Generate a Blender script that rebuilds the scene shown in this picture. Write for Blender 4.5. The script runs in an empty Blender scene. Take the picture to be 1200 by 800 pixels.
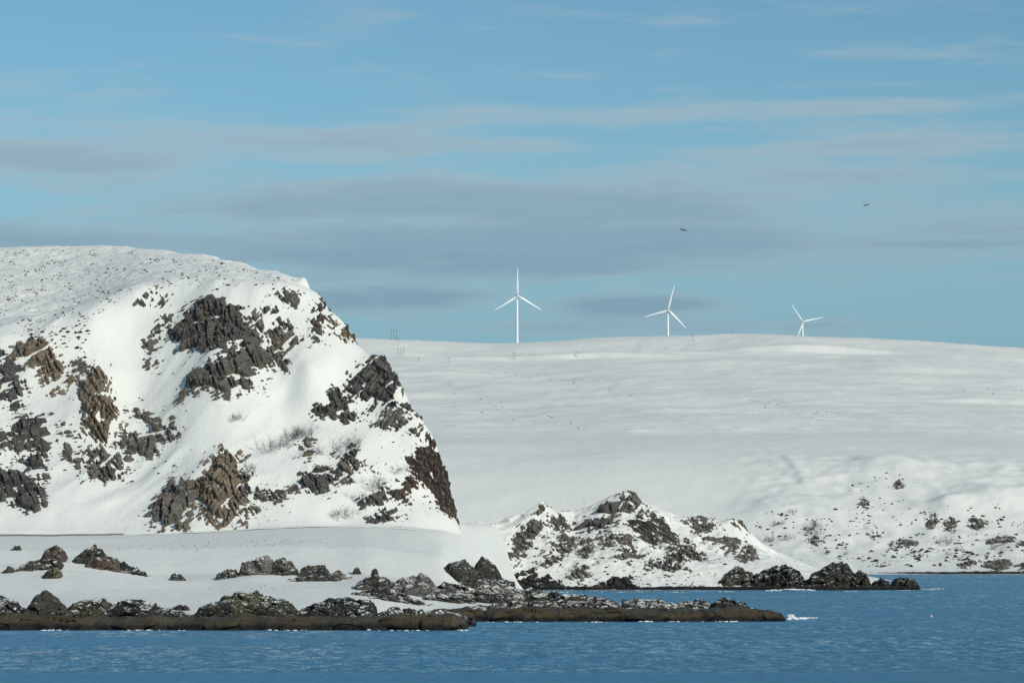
import bpy, bmesh, math, random
import numpy as np
from mathutils import Vector, Matrix

# ------------------------------------------------------------------ camera
S = bpy.context.scene
COL = S.collection
F = 3333.0          # focal length in photo pixels (1200 wide) -> 100 mm lens
CH = 15.0           # camera height above the sea (on a ship)
TILT = math.atan(240.0 / F)
cam_d = bpy.data.cameras.new("camera")
cam_d.lens = 100.0
cam_d.sensor_width = 36.0
cam_d.clip_start = 1.0
cam_d.clip_end = 60000.0
cam = bpy.data.objects.new("camera", cam_d)
COL.objects.link(cam)
cam.location = (0, 0, CH)
cam.rotation_euler = (math.pi / 2 + TILT, 0, 0)
S.camera = cam

S.view_settings.view_transform = 'Standard'
S.view_settings.look = 'None'
S.view_settings.exposure = 0.0
S.view_settings.gamma = 1.0
S.view_settings.use_curve_mapping = False
S.render.engine = 'CYCLES'
S.cycles.max_bounces = 6
S.cycles.use_denoising = True

# ------------------------------------------------------------------ sun + sky
SUN_EL = math.radians(28.0)
SUN_AZ = math.radians(136.0)     # clockwise from +Y (view direction): right, behind the camera
sv = Vector((math.sin(SUN_AZ) * math.cos(SUN_EL), math.cos(SUN_AZ) * math.cos(SUN_EL), math.sin(SUN_EL)))
sun_d = bpy.data.lights.new("sun", 'SUN')
sun_d.energy = 3.1
sun_d.angle = math.radians(0.6)
sun_d.color = (1.0, 0.955, 0.85)
sun = bpy.data.objects.new("sun", sun_d)
COL.objects.link(sun)
sun.rotation_euler = sv.to_track_quat('Z', 'Y').to_euler()
sun.location = (200, -200, 300)


def ray(px, py):
    """direction of a photo pixel, scaled so that its Y component is 1"""
    cx = (np.asarray(px, float) - 600.0) / F
    cy = (400.0 - np.asarray(py, float)) / F
    y = math.cos(TILT) - cy * math.sin(TILT)
    z = math.sin(TILT) + cy * math.cos(TILT)
    return cx / y, z / y


def at(px, py, Y):
    a, b = ray(px, py)
    return a * Y, Y, CH + b * Y


class NT:
    """tiny helper for node trees"""
    def __init__(self, tree):
        self.t = tree

    def n(self, kind, **kw):
        nd = self.t.nodes.new(kind)
        for k, v in kw.items():
            setattr(nd, k, v)
        return nd

    def link(self, a, b):
        self.t.links.new(a, b)

    def put(self, sock, v):
        if hasattr(v, 'is_linked'):
            self.t.links.new(v, sock)
        elif v is not None:
            try:
                sock.default_value = v
            except Exception:
                sock.default_value = (*v, 1.0)

    def m(self, op, a, b=None, c=None, clamp=False):
        nd = self.n('ShaderNodeMath', operation=op, use_clamp=clamp)
        for i, v in enumerate((a, b, c)):
            if v is not None:
                self.put(nd.inputs[i], v)
        return nd.outputs[0]

    def vm(self, op, a, b=None):
        nd = self.n('ShaderNodeVectorMath', operation=op)
        self.put(nd.inputs[0], a)
        if b is not None:
            self.put(nd.inputs[1], b)
        return nd.outputs[0]

    def sstep(self, v, lo, hi, a=0.0, b=1.0):
        nd = self.n('ShaderNodeMapRange', interpolation_type='SMOOTHSTEP')
        self.put(nd.inputs[0], v)
        nd.inputs[1].default_value = lo
        nd.inputs[2].default_value = hi
        nd.inputs[3].default_value = a
        nd.inputs[4].default_value = b
        return nd.outputs[0]

    def mix(self, f, a, b, blend='MIX'):
        nd = self.n('ShaderNodeMix', data_type='RGBA', blend_type=blend)
        self.put(nd.inputs[0], f)
        self.put(nd.inputs[6], a)
        self.put(nd.inputs[7], b)
        return nd.outputs[2]

    def noise(self, vec, scale, detail=4.0, rough=0.55, lac=2.0, dist=0.0):
        nd = self.n('ShaderNodeTexNoise')
        self.put(nd.inputs['Vector'], vec)
        nd.inputs['Scale'].default_value = scale
        nd.inputs['Detail'].default_value = detail
        nd.inputs['Roughness'].default_value = rough
        nd.inputs['Lacunarity'].default_value = lac
        nd.inputs['Distortion'].default_value = dist
        return nd.outputs[0]


world = bpy.data.worlds.new("World")
S.world = world
world.use_nodes = True
wt = NT(world.node_tree)
for nd in list(world.node_tree.nodes):
    world.node_tree.nodes.remove(nd)
w_out = wt.n('ShaderNodeOutputWorld')
w_bg = wt.n('ShaderNodeBackground')
w_bg.inputs[1].default_value = 0.1
sky = wt.n('ShaderNodeTexSky', sky_type='NISHITA')
sky.sun_disc = False
sky.sun_elevation = SUN_EL
sky.sun_rotation = SUN_AZ
sky.altitude = 0.0
sky.air_density = 1.0
sky.dust_density = 0.2
sky.ozone_density = 3.0
w_co = wt.n('ShaderNodeTexCoord')
w_sep = wt.n('ShaderNodeSeparateXYZ')
wt.link(w_co.outputs['Generated'], w_sep.inputs[0])
dx, dy, dz = w_sep.outputs
hl = wt.m('SQRT', wt.m('ADD', wt.m('MULTIPLY', dx, dx), wt.m('MULTIPLY', dy, dy)))
el = wt.m('DIVIDE', dz, wt.m('MAXIMUM', hl, 0.02))
az = wt.m('ARCTAN2', dx, dy)
w_comb = wt.n('ShaderNodeCombineXYZ')
wt.link(wt.m('MULTIPLY', wt.m('DIVIDE', dx, wt.m('MAXIMUM', hl, 0.02)), 9.0), w_comb.inputs[0])
wt.link(wt.m('MULTIPLY', wt.m('DIVIDE', dy, wt.m('MAXIMUM', hl, 0.02)), 9.0), w_comb.inputs[1])
wt.link(wt.m('MULTIPLY', el, 70.0), w_comb.inputs[2])
n_big = wt.noise(w_comb.outputs[0], 1.0, 6.0, 0.55, 2.1, 0.3)
n_fine = wt.noise(w_comb.outputs[0], 3.1, 6.0, 0.6, 2.1, 0.4)
# cloud banks seen in this part of the sky: centre, half size in photo pixels, weight
BANKS = [
    (330, 172, 260, 22, .55), (60, 195, 200, 26, .70), (230, 208, 200, 14, .35),
    (640, 240, 420, 34, .80), (560, 290, 420, 36, .95), (330, 300, 330, 22, .60),
    (1010, 245, 230, 34, .50), (1120, 270, 150, 18, .50), (720, 135, 220, 16, .38),
    (1120, 170, 170, 18, .62), (900, 104, 220, 7, .30), (735, 357, 105, 13, .95),
    (470, 350, 150, 18, .65), (820, 385, 420, 10, .35), (1000, 165, 260, 22, .30),
    (850, 310, 180, 14, .45), (1000, 215, 280, 20, .50), (1090, 290, 200, 11, .45), (480, 170, 220, 14, .42), (1050, 130, 260, 10, .35), (150, 285, 260, 20, .55), (1180, 330, 60, 6, .35), (560, 42, 160, 12, .10),
]
acc = None
for (cx, cy, rx, ry, wgt) in BANKS:
    a0, e0 = ray(cx, cy)
    a1 = wt.m('DIVIDE', wt.m('SUBTRACT', az, float(math.atan(a0))), rx / F)
    e1 = wt.m('DIVIDE', wt.m('SUBTRACT', el, float(e0)), ry / F)
    r2 = wt.m('ADD', wt.m('MULTIPLY', a1, a1), wt.m('MULTIPLY', e1, e1))
    g = wt.m('MULTIPLY', wt.m('EXPONENT', wt.m('MULTIPLY', r2, -0.8)), wgt)
    acc = g if acc is None else wt.m('MAXIMUM', acc, g)
dens = wt.m('ADD', acc, wt.m('MULTIPLY', wt.m('SUBTRACT', n_big, 0.5), 1.5))
dens = wt.m('ADD', dens, wt.m('MULTIPLY', wt.m('SUBTRACT', n_fine, 0.5), 0.55))
cmask = wt.m('MULTIPLY', wt.sstep(dens, -0.02, 0.60), wt.sstep(el, 0.30, 0.17, 0.35, 1.0))
hi_el = wt.sstep(wt.m('ADD', el, wt.m('MULTIPLY', wt.m('SUBTRACT', n_fine, .5), .05)), 0.085, 0.15)
thick_c = wt.mix(hi_el, (2.20, 3.48, 4.45, 1), (2.95, 4.25, 5.05, 1))       # shaded body of the cloud
thin_c = wt.mix(hi_el, (3.0, 4.35, 5.1, 1), (3.75, 4.85, 5.4, 1))            # thin lit edges
ccol = wt.mix(wt.sstep(dens, 0.25, 0.75), thin_c, thick_c)
tint = wt.mix(1.0, sky.outputs[0], (0.68, 0.92, 0.90, 1), 'MULTIPLY')
tint = wt.mix(wt.sstep(el, 0.18, 0.04, 0.0, 0.93), tint, (2.2, 3.95, 5.0, 1))     # distant haze veil low over the horizon
w_mix = wt.mix(wt.m('MULTIPLY', cmask, 0.88), tint, ccol)
wt.link(w_mix, w_bg.inputs[0])
wt.link(w_bg.outputs[0], w_out.inputs[0])

# ------------------------------------------------------------------ numpy noise
rng = np.random.RandomState(7)
PERM = rng.permutation(256)
PERM = np.concatenate([PERM, PERM, PERM])
GR = rng.normal(size=(256, 3))
GR /= np.linalg.norm(GR, axis=1)[:, None]


def perlin(p, seed=0):
    p = np.asarray(p, float) + seed * 17.31
    i = np.floor(p).astype(int)
    f = p - i
    u = f * f * f * (f * (f * 6 - 15) + 10)
    r = 0
    for a in (0, 1):
        wa = u[:, 0] if a else 1 - u[:, 0]
        for b in (0, 1):
            wb = u[:, 1] if b else 1 - u[:, 1]
            for c in (0, 1):
                wc = u[:, 2] if c else 1 - u[:, 2]
                h = PERM[(PERM[(PERM[(i[:, 0] + a) & 255] + i[:, 1] + b) & 255] + i[:, 2] + c) & 255]
                g = GR[h]
                d = g[:, 0] * (f[:, 0] - a) + g[:, 1] * (f[:, 1] - b) + g[:, 2] * (f[:, 2] - c)
                r = r + wa * wb * wc * d
    return r * 1.5


def fbm(p, octv=4, seed=0, gain=0.5, lac=2.03):
    s, a, t = 0, 1.0, 0
    for k in range(octv):
        s = s + a * perlin(p, seed + k * 3)
        t += a
        p = p * lac
        a *= gain
    return s / t


def ridged(p, octv=4, seed=0):
    s, a, t = 0, 1.0, 0
    for k in range(octv):
        s = s + a * (1 - 2.2 * np.abs(perlin(p, seed + k * 5)))
        t += a
        p = p * 2.1
        a *= 0.5
    return s / t


def worley(p, seed=0):
    """F1, F2, a random value per cell and a tilted plane per cell"""
    p = np.asarray(p, float) + seed * 9.7
    i = np.floor(p).astype(int)
    n = len(p)
    f1 = np.full(n, 9.0)
    f2 = np.full(n, 9.0)
    idv = np.zeros(n)
    fac = np.zeros(n)
    G = np.random.RandomState(11).normal(size=(256, 3))
    J = np.random.RandomState(5).rand(256, 4)
    for a in (-1, 0, 1):
        for b in (-1, 0, 1):
            for c in (-1, 0, 1):
                h = PERM[(PERM[(PERM[(i[:, 0] + a) & 255] + i[:, 1] + b) & 255] + i[:, 2] + c) & 255]
                q = i + np.array([a, b, c]) + J[h, :3]
                d = np.sqrt(((p - q) ** 2).sum(1))
                near = d < f1
                f2 = np.where(near, f1, np.minimum(f2, d))
                idv = np.where(near, J[h, 3], idv)
                fac = np.where(near, ((p - q) * G[h]).sum(1), fac)
                f1 = np.where(near, d, f1)
    return f1, f2, idv, fac


def p2(x, y, s):
    x = np.asarray(x, float)
    return np.stack([x * s, np.asarray(y, float) * s, np.zeros_like(x)], 1)


def sm(v, lo, hi):
    t = np.clip((v - lo) / (hi - lo), 0, 1)
    return t * t * (3 - 2 * t)


class RBF:
    def __init__(self, pts, c=8.0):
        self.p = np.array([(a, b) for a, b, _ in pts], float)
        self.c = c
        z = np.array([q[2] for q in pts], float)
        n = len(pts)
        A = np.zeros((n + 3, n + 3))
        d = self.p[:, None, :] - self.p[None]
        A[:n, :n] = -np.sqrt((d ** 2).sum(2) + c * c) - np.eye(n) * 1e-3
        A[:n, n] = A[n, :n] = 1
        A[:n, n + 1:] = self.p / 1000
        A[n + 1:, :n] = self.p.T / 1000
        self.w = np.linalg.solve(A, np.concatenate([z, [0, 0, 0]]))

    def __call__(self, x, y):
        x = np.asarray(x, float).ravel()
        y = np.asarray(y, float).ravel()
        out = np.empty(len(x))
        n = len(self.p)
        for k in range(0, len(x), 20000):
            xs, ys = x[k:k + 20000], y[k:k + 20000]
            d = np.sqrt((xs[:, None] - self.p[:, 0]) ** 2 + (ys[:, None] - self.p[:, 1]) ** 2 + self.c ** 2)
            out[k:k + 20000] = -d @ self.w[:n] + self.w[n] + (xs * self.w[n + 1] + ys * self.w[n + 2]) / 1000
        return out


# ------------------------------------------------------------------ mesh helpers
def mesh_np(name, verts, quads, mat, smooth=True, parent=None):
    me = bpy.data.meshes.new(name)
    verts = np.asarray(verts, np.float32)
    quads = np.asarray(quads, np.int32)
    k = quads.shape[1]
    me.vertices.add(len(verts))
    me.vertices.foreach_set('co', verts.ravel())
    me.loops.add(quads.size)
    me.loops.foreach_set('vertex_index', quads.ravel())
    me.polygons.add(len(quads))
    me.polygons.foreach_set('loop_start', np.arange(0, quads.size, k, dtype=np.int32))
    me.polygons.foreach_set('loop_total', np.full(len(quads), k, np.int32))
    me.polygons.foreach_set('use_smooth', np.full(len(quads), smooth))
    me.update(calc_edges=True)
    if mat:
        me.materials.append(mat)
    o = bpy.data.objects.new(name, me)
    COL.objects.link(o)
    if parent:
        o.parent = parent
    return o


def grid_quads(nu, nv):
    i = np.arange((nu - 1) * (nv - 1))
    a = (i // (nv - 1)) * nv + i % (nv - 1)
    return np.stack([a, a + nv, a + nv + 1, a + 1], 1)


def recenter(o):
    """origin to the base centre of the mesh"""
    me = o.data
    n = len(me.vertices)
    co = np.empty(n * 3, np.float32)
    me.vertices.foreach_get('co', co)
    co = co.reshape(-1, 3)
    c = np.array([(co[:, 0].min() + co[:, 0].max()) / 2, (co[:, 1].min() + co[:, 1].max()) / 2, co[:, 2].min()], np.float32)
    me.vertices.foreach_set('co', (co - c).ravel())
    o.location = [float(v) for v in c]
    me.update()
    return o


def tag(o, label, cat, group=None):
    o['label'] = label
    o['category'] = cat
    if group:
        o['group'] = group
    return o


def struct(o, label=None, kind='structure'):
    o['kind'] = kind
    if label:
        o['label'] = label
    return o


# ------------------------------------------------------------------ materials
def new_mat(name):
    m = bpy.data.materials.new(name)
    m.use_nodes = True
    for nd in list(m.node_tree.nodes):
        m.node_tree.nodes.remove(nd)
    t = NT(m.node_tree)
    out = t.n('ShaderNodeOutputMaterial')
    bs = t.n('ShaderNodeBsdfPrincipled')
    t.link(bs.outputs[0], out.inputs[0])
    return m, t, bs


SNOW = (0.82, 0.81, 0.735)


def snow_mat(name, scale=1.0, strength=0.35):
    m, t, bs = new_mat(name)
    pos = t.n('ShaderNodeNewGeometry').outputs['Position']
    sp = t.vm('MULTIPLY', pos, (1.0, 0.35, 1.0))
    n1 = t.noise(sp, 0.05 * scale, 5, 0.6)
    n2 = t.noise(sp, 0.6 * scale, 6, 0.6)
    col = t.mix(t.sstep(n1, 0.35, 0.7), (SNOW[0] * .97, SNOW[1] * .975, SNOW[2] * .985, 1), (*SNOW, 1))
    t.put(bs.inputs['Base Color'], col)
    bs.inputs['Roughness'].default_value = 0.75
    bs.inputs['Specular IOR Level'].default_value = 0.15
    bmp = t.n('ShaderNodeBump')
    bmp.inputs['Strength'].default_value = strength
    bmp.inputs['Distance'].default_value = 0.5 / scale
    t.put(bmp.inputs['Height'], t.m('ADD', n2, t.m('MULTIPLY', n1, 2.0)))
    t.link(bmp.outputs[0], bs.inputs['Normal'])
    return m


def rock_mat(name, c1, c2, c3, lichen=(0.16, 0.15, 0.05), lich=0.25, snow_at=0.86, snow_noise=0.35, size=1.0, strata=(0.5, 0.2, 1.6)):
    """weathered rock in three tones with lichen; snow lies on what faces upward"""
    m, t, bs = new_mat(name)
    geo = t.n('ShaderNodeNewGeometry')
    pos = geo.outputs['Position']
    n_big = t.noise(pos, 0.12 / size, 4, 0.6)
    n_mid = t.noise(pos, 0.9 / size, 6, 0.65)
    n_str = t.noise(t.vm('MULTIPLY', pos, strata), 1.6 / size, 5, 0.6, dist=0.4)
    n_fin = t.noise(pos, 4.0 / size, 5, 0.7)
    col = t.mix(t.sstep(n_big, 0.38, 0.62), (*c1, 1), (*c2, 1))
    col = t.mix(t.sstep(n_str, 0.42, 0.66), col, (*c3, 1))
    col = t.mix(t.sstep(t.m('ADD', n_mid, t.m('MULTIPLY', n_big, .5)), 0.88 - .25 * lich, 1.02 - .25 * lich, 0, .85), col, (*lichen, 1))
    col = t.mix(t.sstep(n_fin, 0.3, 0.7, 0.0, 0.5), col, t.mix(1.0, col, (.45, .43, .42, 1), 'MULTIPLY'))
    sep = t.n('ShaderNodeSeparateXYZ')
    t.link(geo.outputs['Normal'], sep.inputs[0])
    s_in = t.m('ADD', sep.outputs[2], t.m('MULTIPLY', t.m('SUBTRACT', t.m('ADD', t.m('MULTIPLY', n_mid, .65), t.m('MULTIPLY', n_big, .35)), .5), snow_noise * 2))
    sf = t.sstep(s_in, snow_at, snow_at + 0.08)
    col = t.mix(sf, col, (*SNOW, 1))
    t.put(bs.inputs['Base Color'], col)
    bs.inputs['Roughness'].default_value = 0.85
    bs.inputs['Specular IOR Level'].default_value = 0.2
    bmp = t.n('ShaderNodeBump')
    bmp.inputs['Strength'].default_value = 0.9
    bmp.inputs['Distance'].default_value = 0.5 * size
    t.put(bmp.inputs['Height'], t.m('ADD', t.m('MULTIPLY', n_str, .8), t.m('ADD', n_mid, t.m('MULTIPLY', n_fin, .4))))
    t.link(bmp.outputs[0], bs.inputs['Normal'])
    return m


def plain_mat(name, col, rough=0.6, var=0.15, scale=2.0, metallic=0.0):
    m, t, bs = new_mat(name)
    pos = t.n('ShaderNodeTexCoord').outputs['Object']
    n1 = t.noise(pos, scale, 4, 0.6)
    c = t.mix(n1, (*[v * (1 - var) for v in col], 1), (*[min(1, v * (1 + var)) for v in col], 1))
    t.put(bs.inputs['Base Color'], c)
    bs.inputs['Roughness'].default_value = rough
    bs.inputs['Metallic'].default_value = metallic
    return m


M_SNOW = snow_mat('snow', 1.0, 0.30)
M_SNOW_ROUGH = snow_mat('wind_packed_snow', 1.6, 0.55)
M_SNOW_FAR = snow_mat('snow_far', 0.12, 0.12)
M_CLIFF = rock_mat('cliff_rock', (0.151, 0.138, 0.121), (0.212, 0.184, 0.149), (0.101, 0.093, 0.087), lich=0.15, snow_at=0.83, snow_noise=.45, size=.9)
M_BROWN = rock_mat('brown_cliff_rock', (0.236, 0.188, 0.134), (0.308, 0.250, 0.180), (0.165, 0.131, 0.096), lich=0.15, snow_at=0.86, snow_noise=.45, size=.9)
M_RUST = rock_mat('rusty_cliff_rock', (0.160, 0.106, 0.080), (0.120, 0.099, 0.086), (0.084, 0.068, 0.062), lich=0.05, snow_at=0.86, snow_noise=.45, size=.9)
M_DARK = rock_mat('dark_cliff_rock', (0.114, 0.108, 0.101), (0.157, 0.140, 0.122), (0.076, 0.074, 0.074), lich=0.1, snow_at=0.84, snow_noise=.45, size=.9)
M_SHORE = rock_mat('shore_rock', (0.069, 0.064, 0.053), (0.098, 0.090, 0.067), (0.037, 0.036, 0.033), lichen=(0.12, 0.112, 0.06), lich=0.2, snow_at=0.86, snow_noise=0.6, size=1.25)
M_SHORE_DARK = rock_mat('dark_shore_rock', (0.037, 0.037, 0.036), (0.057, 0.055, 0.048), (0.022, 0.022, 0.022), lichen=(0.10, 0.095, 0.055), lich=0.05, snow_at=0.88, snow_noise=0.6, size=1.25)
M_LICHEN = rock_mat('lichen_shore_rock', (0.062, 0.060, 0.044), (0.082, 0.078, 0.050), (0.030, 0.030, 0.026), lichen=(0.14, 0.135, 0.06), lich=0.45, snow_at=0.88, snow_noise=0.6, size=1.25)
M_STONE = rock_mat('scattered_stone', (0.065, 0.058, 0.050), (0.09, 0.078, 0.060), (0.045, 0.041, 0.038), lich=0.2, snow_at=1.2, size=1)


def weed_mat():
    m, t, bs = new_mat('seaweed_covered_rock')
    geo = t.n('ShaderNodeNewGeometry')
    pos = geo.outputs['Position']
    sep = t.n('ShaderNodeSeparateXYZ')
    t.link(pos, sep.inputs[0])
    n1 = t.noise(pos, 0.25, 5, 0.65)
    n2 = t.noise(t.vm('MULTIPLY', pos, (1, 1, 2.5)), 2.5, 6, 0.7)
    col = t.mix(t.sstep(n1, .4, .62), (0.070, 0.045, 0.018, 1), (0.095, 0.076, 0.032, 1))
    col = t.mix(t.sstep(n2, .45, .7), col, (0.030, 0.021, 0.011, 1))
    h = t.m('ADD', sep.outputs[2], t.m('MULTIPLY', t.m('SUBTRACT', n1, .5), 1.8))
    col = t.mix(t.sstep(h, 0.5, 1.4), (0.008, 0.007, 0.006, 1), col)
    t.put(bs.inputs['Base Color'], col)
    bs.inputs['Roughness'].default_value = 0.6
    bs.inputs['Specular IOR Level'].default_value = 0.3
    bmp = t.n('ShaderNodeBump')
    bmp.inputs['Strength'].default_value = 0.8
    bmp.inputs['Distance'].default_value = 0.25
    t.put(bmp.inputs['Height'], n2)
    t.link(bmp.outputs[0], bs.inputs['Normal'])
    return m


M_WEED = weed_mat()


def water_mat():
    m, t, bs = new_mat('sea_water')
    pos = t.n('ShaderNodeNewGeometry').outputs['Position']
    gust = t.noise(t.vm('MULTIPLY', pos, (0.16, 1.0, 1.0)), 0.018, 4, 0.6, dist=.5)

    def slope(sx, sy, sc, det):
        nd = t.n('ShaderNodeTexNoise')
        t.put(nd.inputs['Vector'], t.vm('MULTIPLY', pos, (sx, sy, 1.0)))
        nd.inputs['Scale'].default_value = sc
        nd.inputs['Detail'].default_value = det
        nd.inputs['Roughness'].default_value = .6
        return t.vm('SUBTRACT', nd.outputs[1], (.5, .5, .5))
    # wave slopes: chop of about a metre riding on longer swell
    sl = t.vm('ADD', slope(1.0, .30, 2.4, 4), slope(.45, .18, 1.2, 3))
    k = t.sstep(gust, .36, .64, .20, 1.45)
    cb = t.n('ShaderNodeCombineXYZ')
    t.put(cb.inputs[0], t.m('MULTIPLY', k, .24)); t.put(cb.inputs[1], t.m('MULTIPLY', k, .33))
    nv = t.vm('NORMALIZE', t.vm('ADD', t.vm('MULTIPLY', sl, cb.outputs[0]), (0, -.13, 1)))
    t.put(bs.inputs['Base Color'], (0.038, 0.138, 0.212, 1))
    t.put(bs.inputs['Roughness'], t.sstep(gust, .35, .65, .08, .16))
    bs.inputs['IOR'].default_value = 1.33
    t.link(nv, bs.inputs['Normal'])
    return m


M_WATER = water_mat()
M_FOAM = plain_mat('sea_foam', (0.75, 0.78, 0.80), 0.6, 0.1, 1.5)

# ------------------------------------------------------------------ sea
nx_, ny_ = 60, 80
xs = np.sinh(np.linspace(-4.5, 4.5, nx_)) / np.sinh(4.5) * 25000
ys = np.concatenate([np.linspace(-12000, -200, 15), np.linspace(0, 2000, 45), np.geomspace(2100, 40000, 20)])
gx, gy = np.meshgrid(xs, ys, indexing='ij')
struct(mesh_np('sea', np.stack([gx.ravel(), gy.ravel(), np.zeros(gx.size)], 1), grid_quads(nx_, ny_), M_WATER),
       'blue rippled sea in front of the snowy shore')

# ------------------------------------------------------------------ terrain shapes
# --- headland
SKYL = [(-400, 310), (-250, 300), (-120, 294), (0, 291), (75, 290), (150, 291), (200, 295), (250, 301), (290, 312), (330, 322), (352, 327)]
SKYY = [1150, 1150, 1150, 1150, 1150, 1145, 1120, 1090, 1050, 1010, 985]
LIP = {-400: (430, 955), -250: (425, 955), -120: (415, 952), 0: (400, 950), 60: (398, 950), 110: (380, 955), 160: (346, 968), 205: (336, 972),
       250: (336, 966), 300: (338, 962), 335: (338, 965)}
RIDGE = [(355, 326, 985), (359, 338, 982), (374, 348, 977), (386, 366, 973), (408, 386, 967), (424, 410, 961), (436, 420, 957), (453, 424, 951), (470, 457, 941), (490, 487, 932),
         (507, 516, 925), (519, 556, 915), (528, 590, 906), (534, 614, 897)]
hp = []
for (px, py), Y in zip(SKYL, SKYY):
    x, y, z = at(px, py, Y)
    hp += [(x, y, z), (x * 1.03, y + 60, z - 6), (x * 1.1, y + 180, z - 22)]
BASE_Y = lambda px: 866 + 10 * sm(px, 300, 520)
BASE_PY = lambda px: 626 - 12 * sm(px, 100, 560)
for px, (ly, lY) in LIP.items():
    x, y, z = at(px, ly, lY)
    hp.append((x, y, z))
    by, bY = float(BASE_PY(px)) - 4, float(BASE_Y(px))
    for tt in (.12, .28, .45, .62, .78, .9, 1.0):
        yy = ly + (by - ly) * tt
        bowl = 9 * math.exp(-((px - 145) / 45) ** 2) * math.sin(math.pi * tt) * (1 if tt > .3 else .6)
        rib = -7 * math.exp(-((px - 250) / 40) ** 2) * math.exp(-((tt - .3) / .2) ** 2) - 6 * math.exp(-((px - 110) / 25) ** 2) * math.exp(-((tt - .45) / .2) ** 2)
        gul = 6 * math.exp(-((px - 320) / 30) ** 2) * math.exp(-((tt - .6) / .2) ** 2) - 6 * math.exp(-((px - 235) / 30) ** 2) * math.exp(-((tt - .85) / .12) ** 2)
        Yt = lY - (lY - bY) * tt ** 1.22 + bowl + rib + gul
        hp.append(at(px, yy, Yt))
    hp.append((*at(px, by, bY - 25)[:2], at(px, by + 2, bY)[2] - 3))
for (px, py, Y) in RIDGE:
    x, y, z = at(px, py, Y)
    hp.append((x, y, z))
    for k_, dz_ in ((11, 20), (26, 48)):
        hp.append((x + .86 * k_, y + .51 * k_, max(z - dz_, 6)))
    hp.append((x + .86 * 62, y + .51 * 62, 5))
# the face between the gully and the nose
for (px, py, Y) in [(375, 400, 950), (400, 450, 938), (372, 470, 926), (345, 520, 908), (400, 500, 920), (440, 480, 932), (430, 530, 908),
                    (470, 520, 918), (400, 570, 889), (450, 570, 895), (485, 560, 906), (500, 590, 899), (470, 612, 880), (400, 615, 874), (515, 613, 889), (360, 430, 935)]:
    hp.append(at(px, py, Y))
for px in (400, 470, 540):
    x, y, z = at(px, 616, 874)
    hp.append((x, y - 25, z - 3))
sk_x = [p[0] for p in SKYL]
for px, (ly, lY) in LIP.items():
    sy, sY = np.interp(px, sk_x, [p[1] for p in SKYL]), np.interp(px, sk_x, SKYY)
    a_, b_ = np.array(at(px, ly, lY)), np.array(at(px, sy, sY))
    for tt in (.2, .4, .6, .8):
        q = a_ + (b_ - a_) * tt
        hp.append((q[0], q[1], q[2] + 1.5 * math.sin(math.pi * tt)))
for (px, Y) in [(575, 880), (600, 1060), (540, 1130), (640, 1100), (560, 1200), (640, 1300), (480, 1330)]:
    hp.append((*at(px, 640, Y)[:2], 4.0))
RB_H = RBF(hp, 2.2)


def H_head(x, y):
    x = np.asarray(x, float).ravel()
    y = np.asarray(y, float).ravel()
    z = RB_H(x, y)
    z = z - 14 * (1 - sm(y, 846, 866 + 14 * sm(x, -60, -10)))
    ry = np.array([q[2] for q in RIDGE][::-1], float)
    rx = np.array([at(*q)[0] for q in RIDGE][::-1])
    xr = np.interp(y, ry, rx)
    z = z - 40 * sm(x - xr, 1.0, 13.0) * (1 - sm(y, 985, 1010))
    top = sm(z + .12 * (y - 950), 78, 108) * sm(y, 955, 985)
    z = z + (1 - top) * 1.5 * (ridged(np.stack([(x - .7 * (y - 900)) / 26., (y + .4 * x) / 60., x * 0], 1), 2, 15) - .3) * sm(y, 872, 890)
    z = z + 0.9 * fbm(p2(x, y, 1 / 22.), 3, 3) * (0.5 + .5 * top) + 0.25 * fbm(p2(x, y, 1 / 6.), 3, 4)
    z = z + top * (0.5 * ridged(np.stack([x / 9. + y / 30., y / 7. - x / 30., x * 0], 1), 4, 8) + 0.42 * ridged(p2(x + .4 * y, y, 1 / 2.8), 2, 12))
    return z


# --- low foreshore and terrace
# columns of the shore: photo column -> (distance, photo row) of the snow surface
def sea_row(Y):
    return 640 + 18.0 / Y * F


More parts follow.
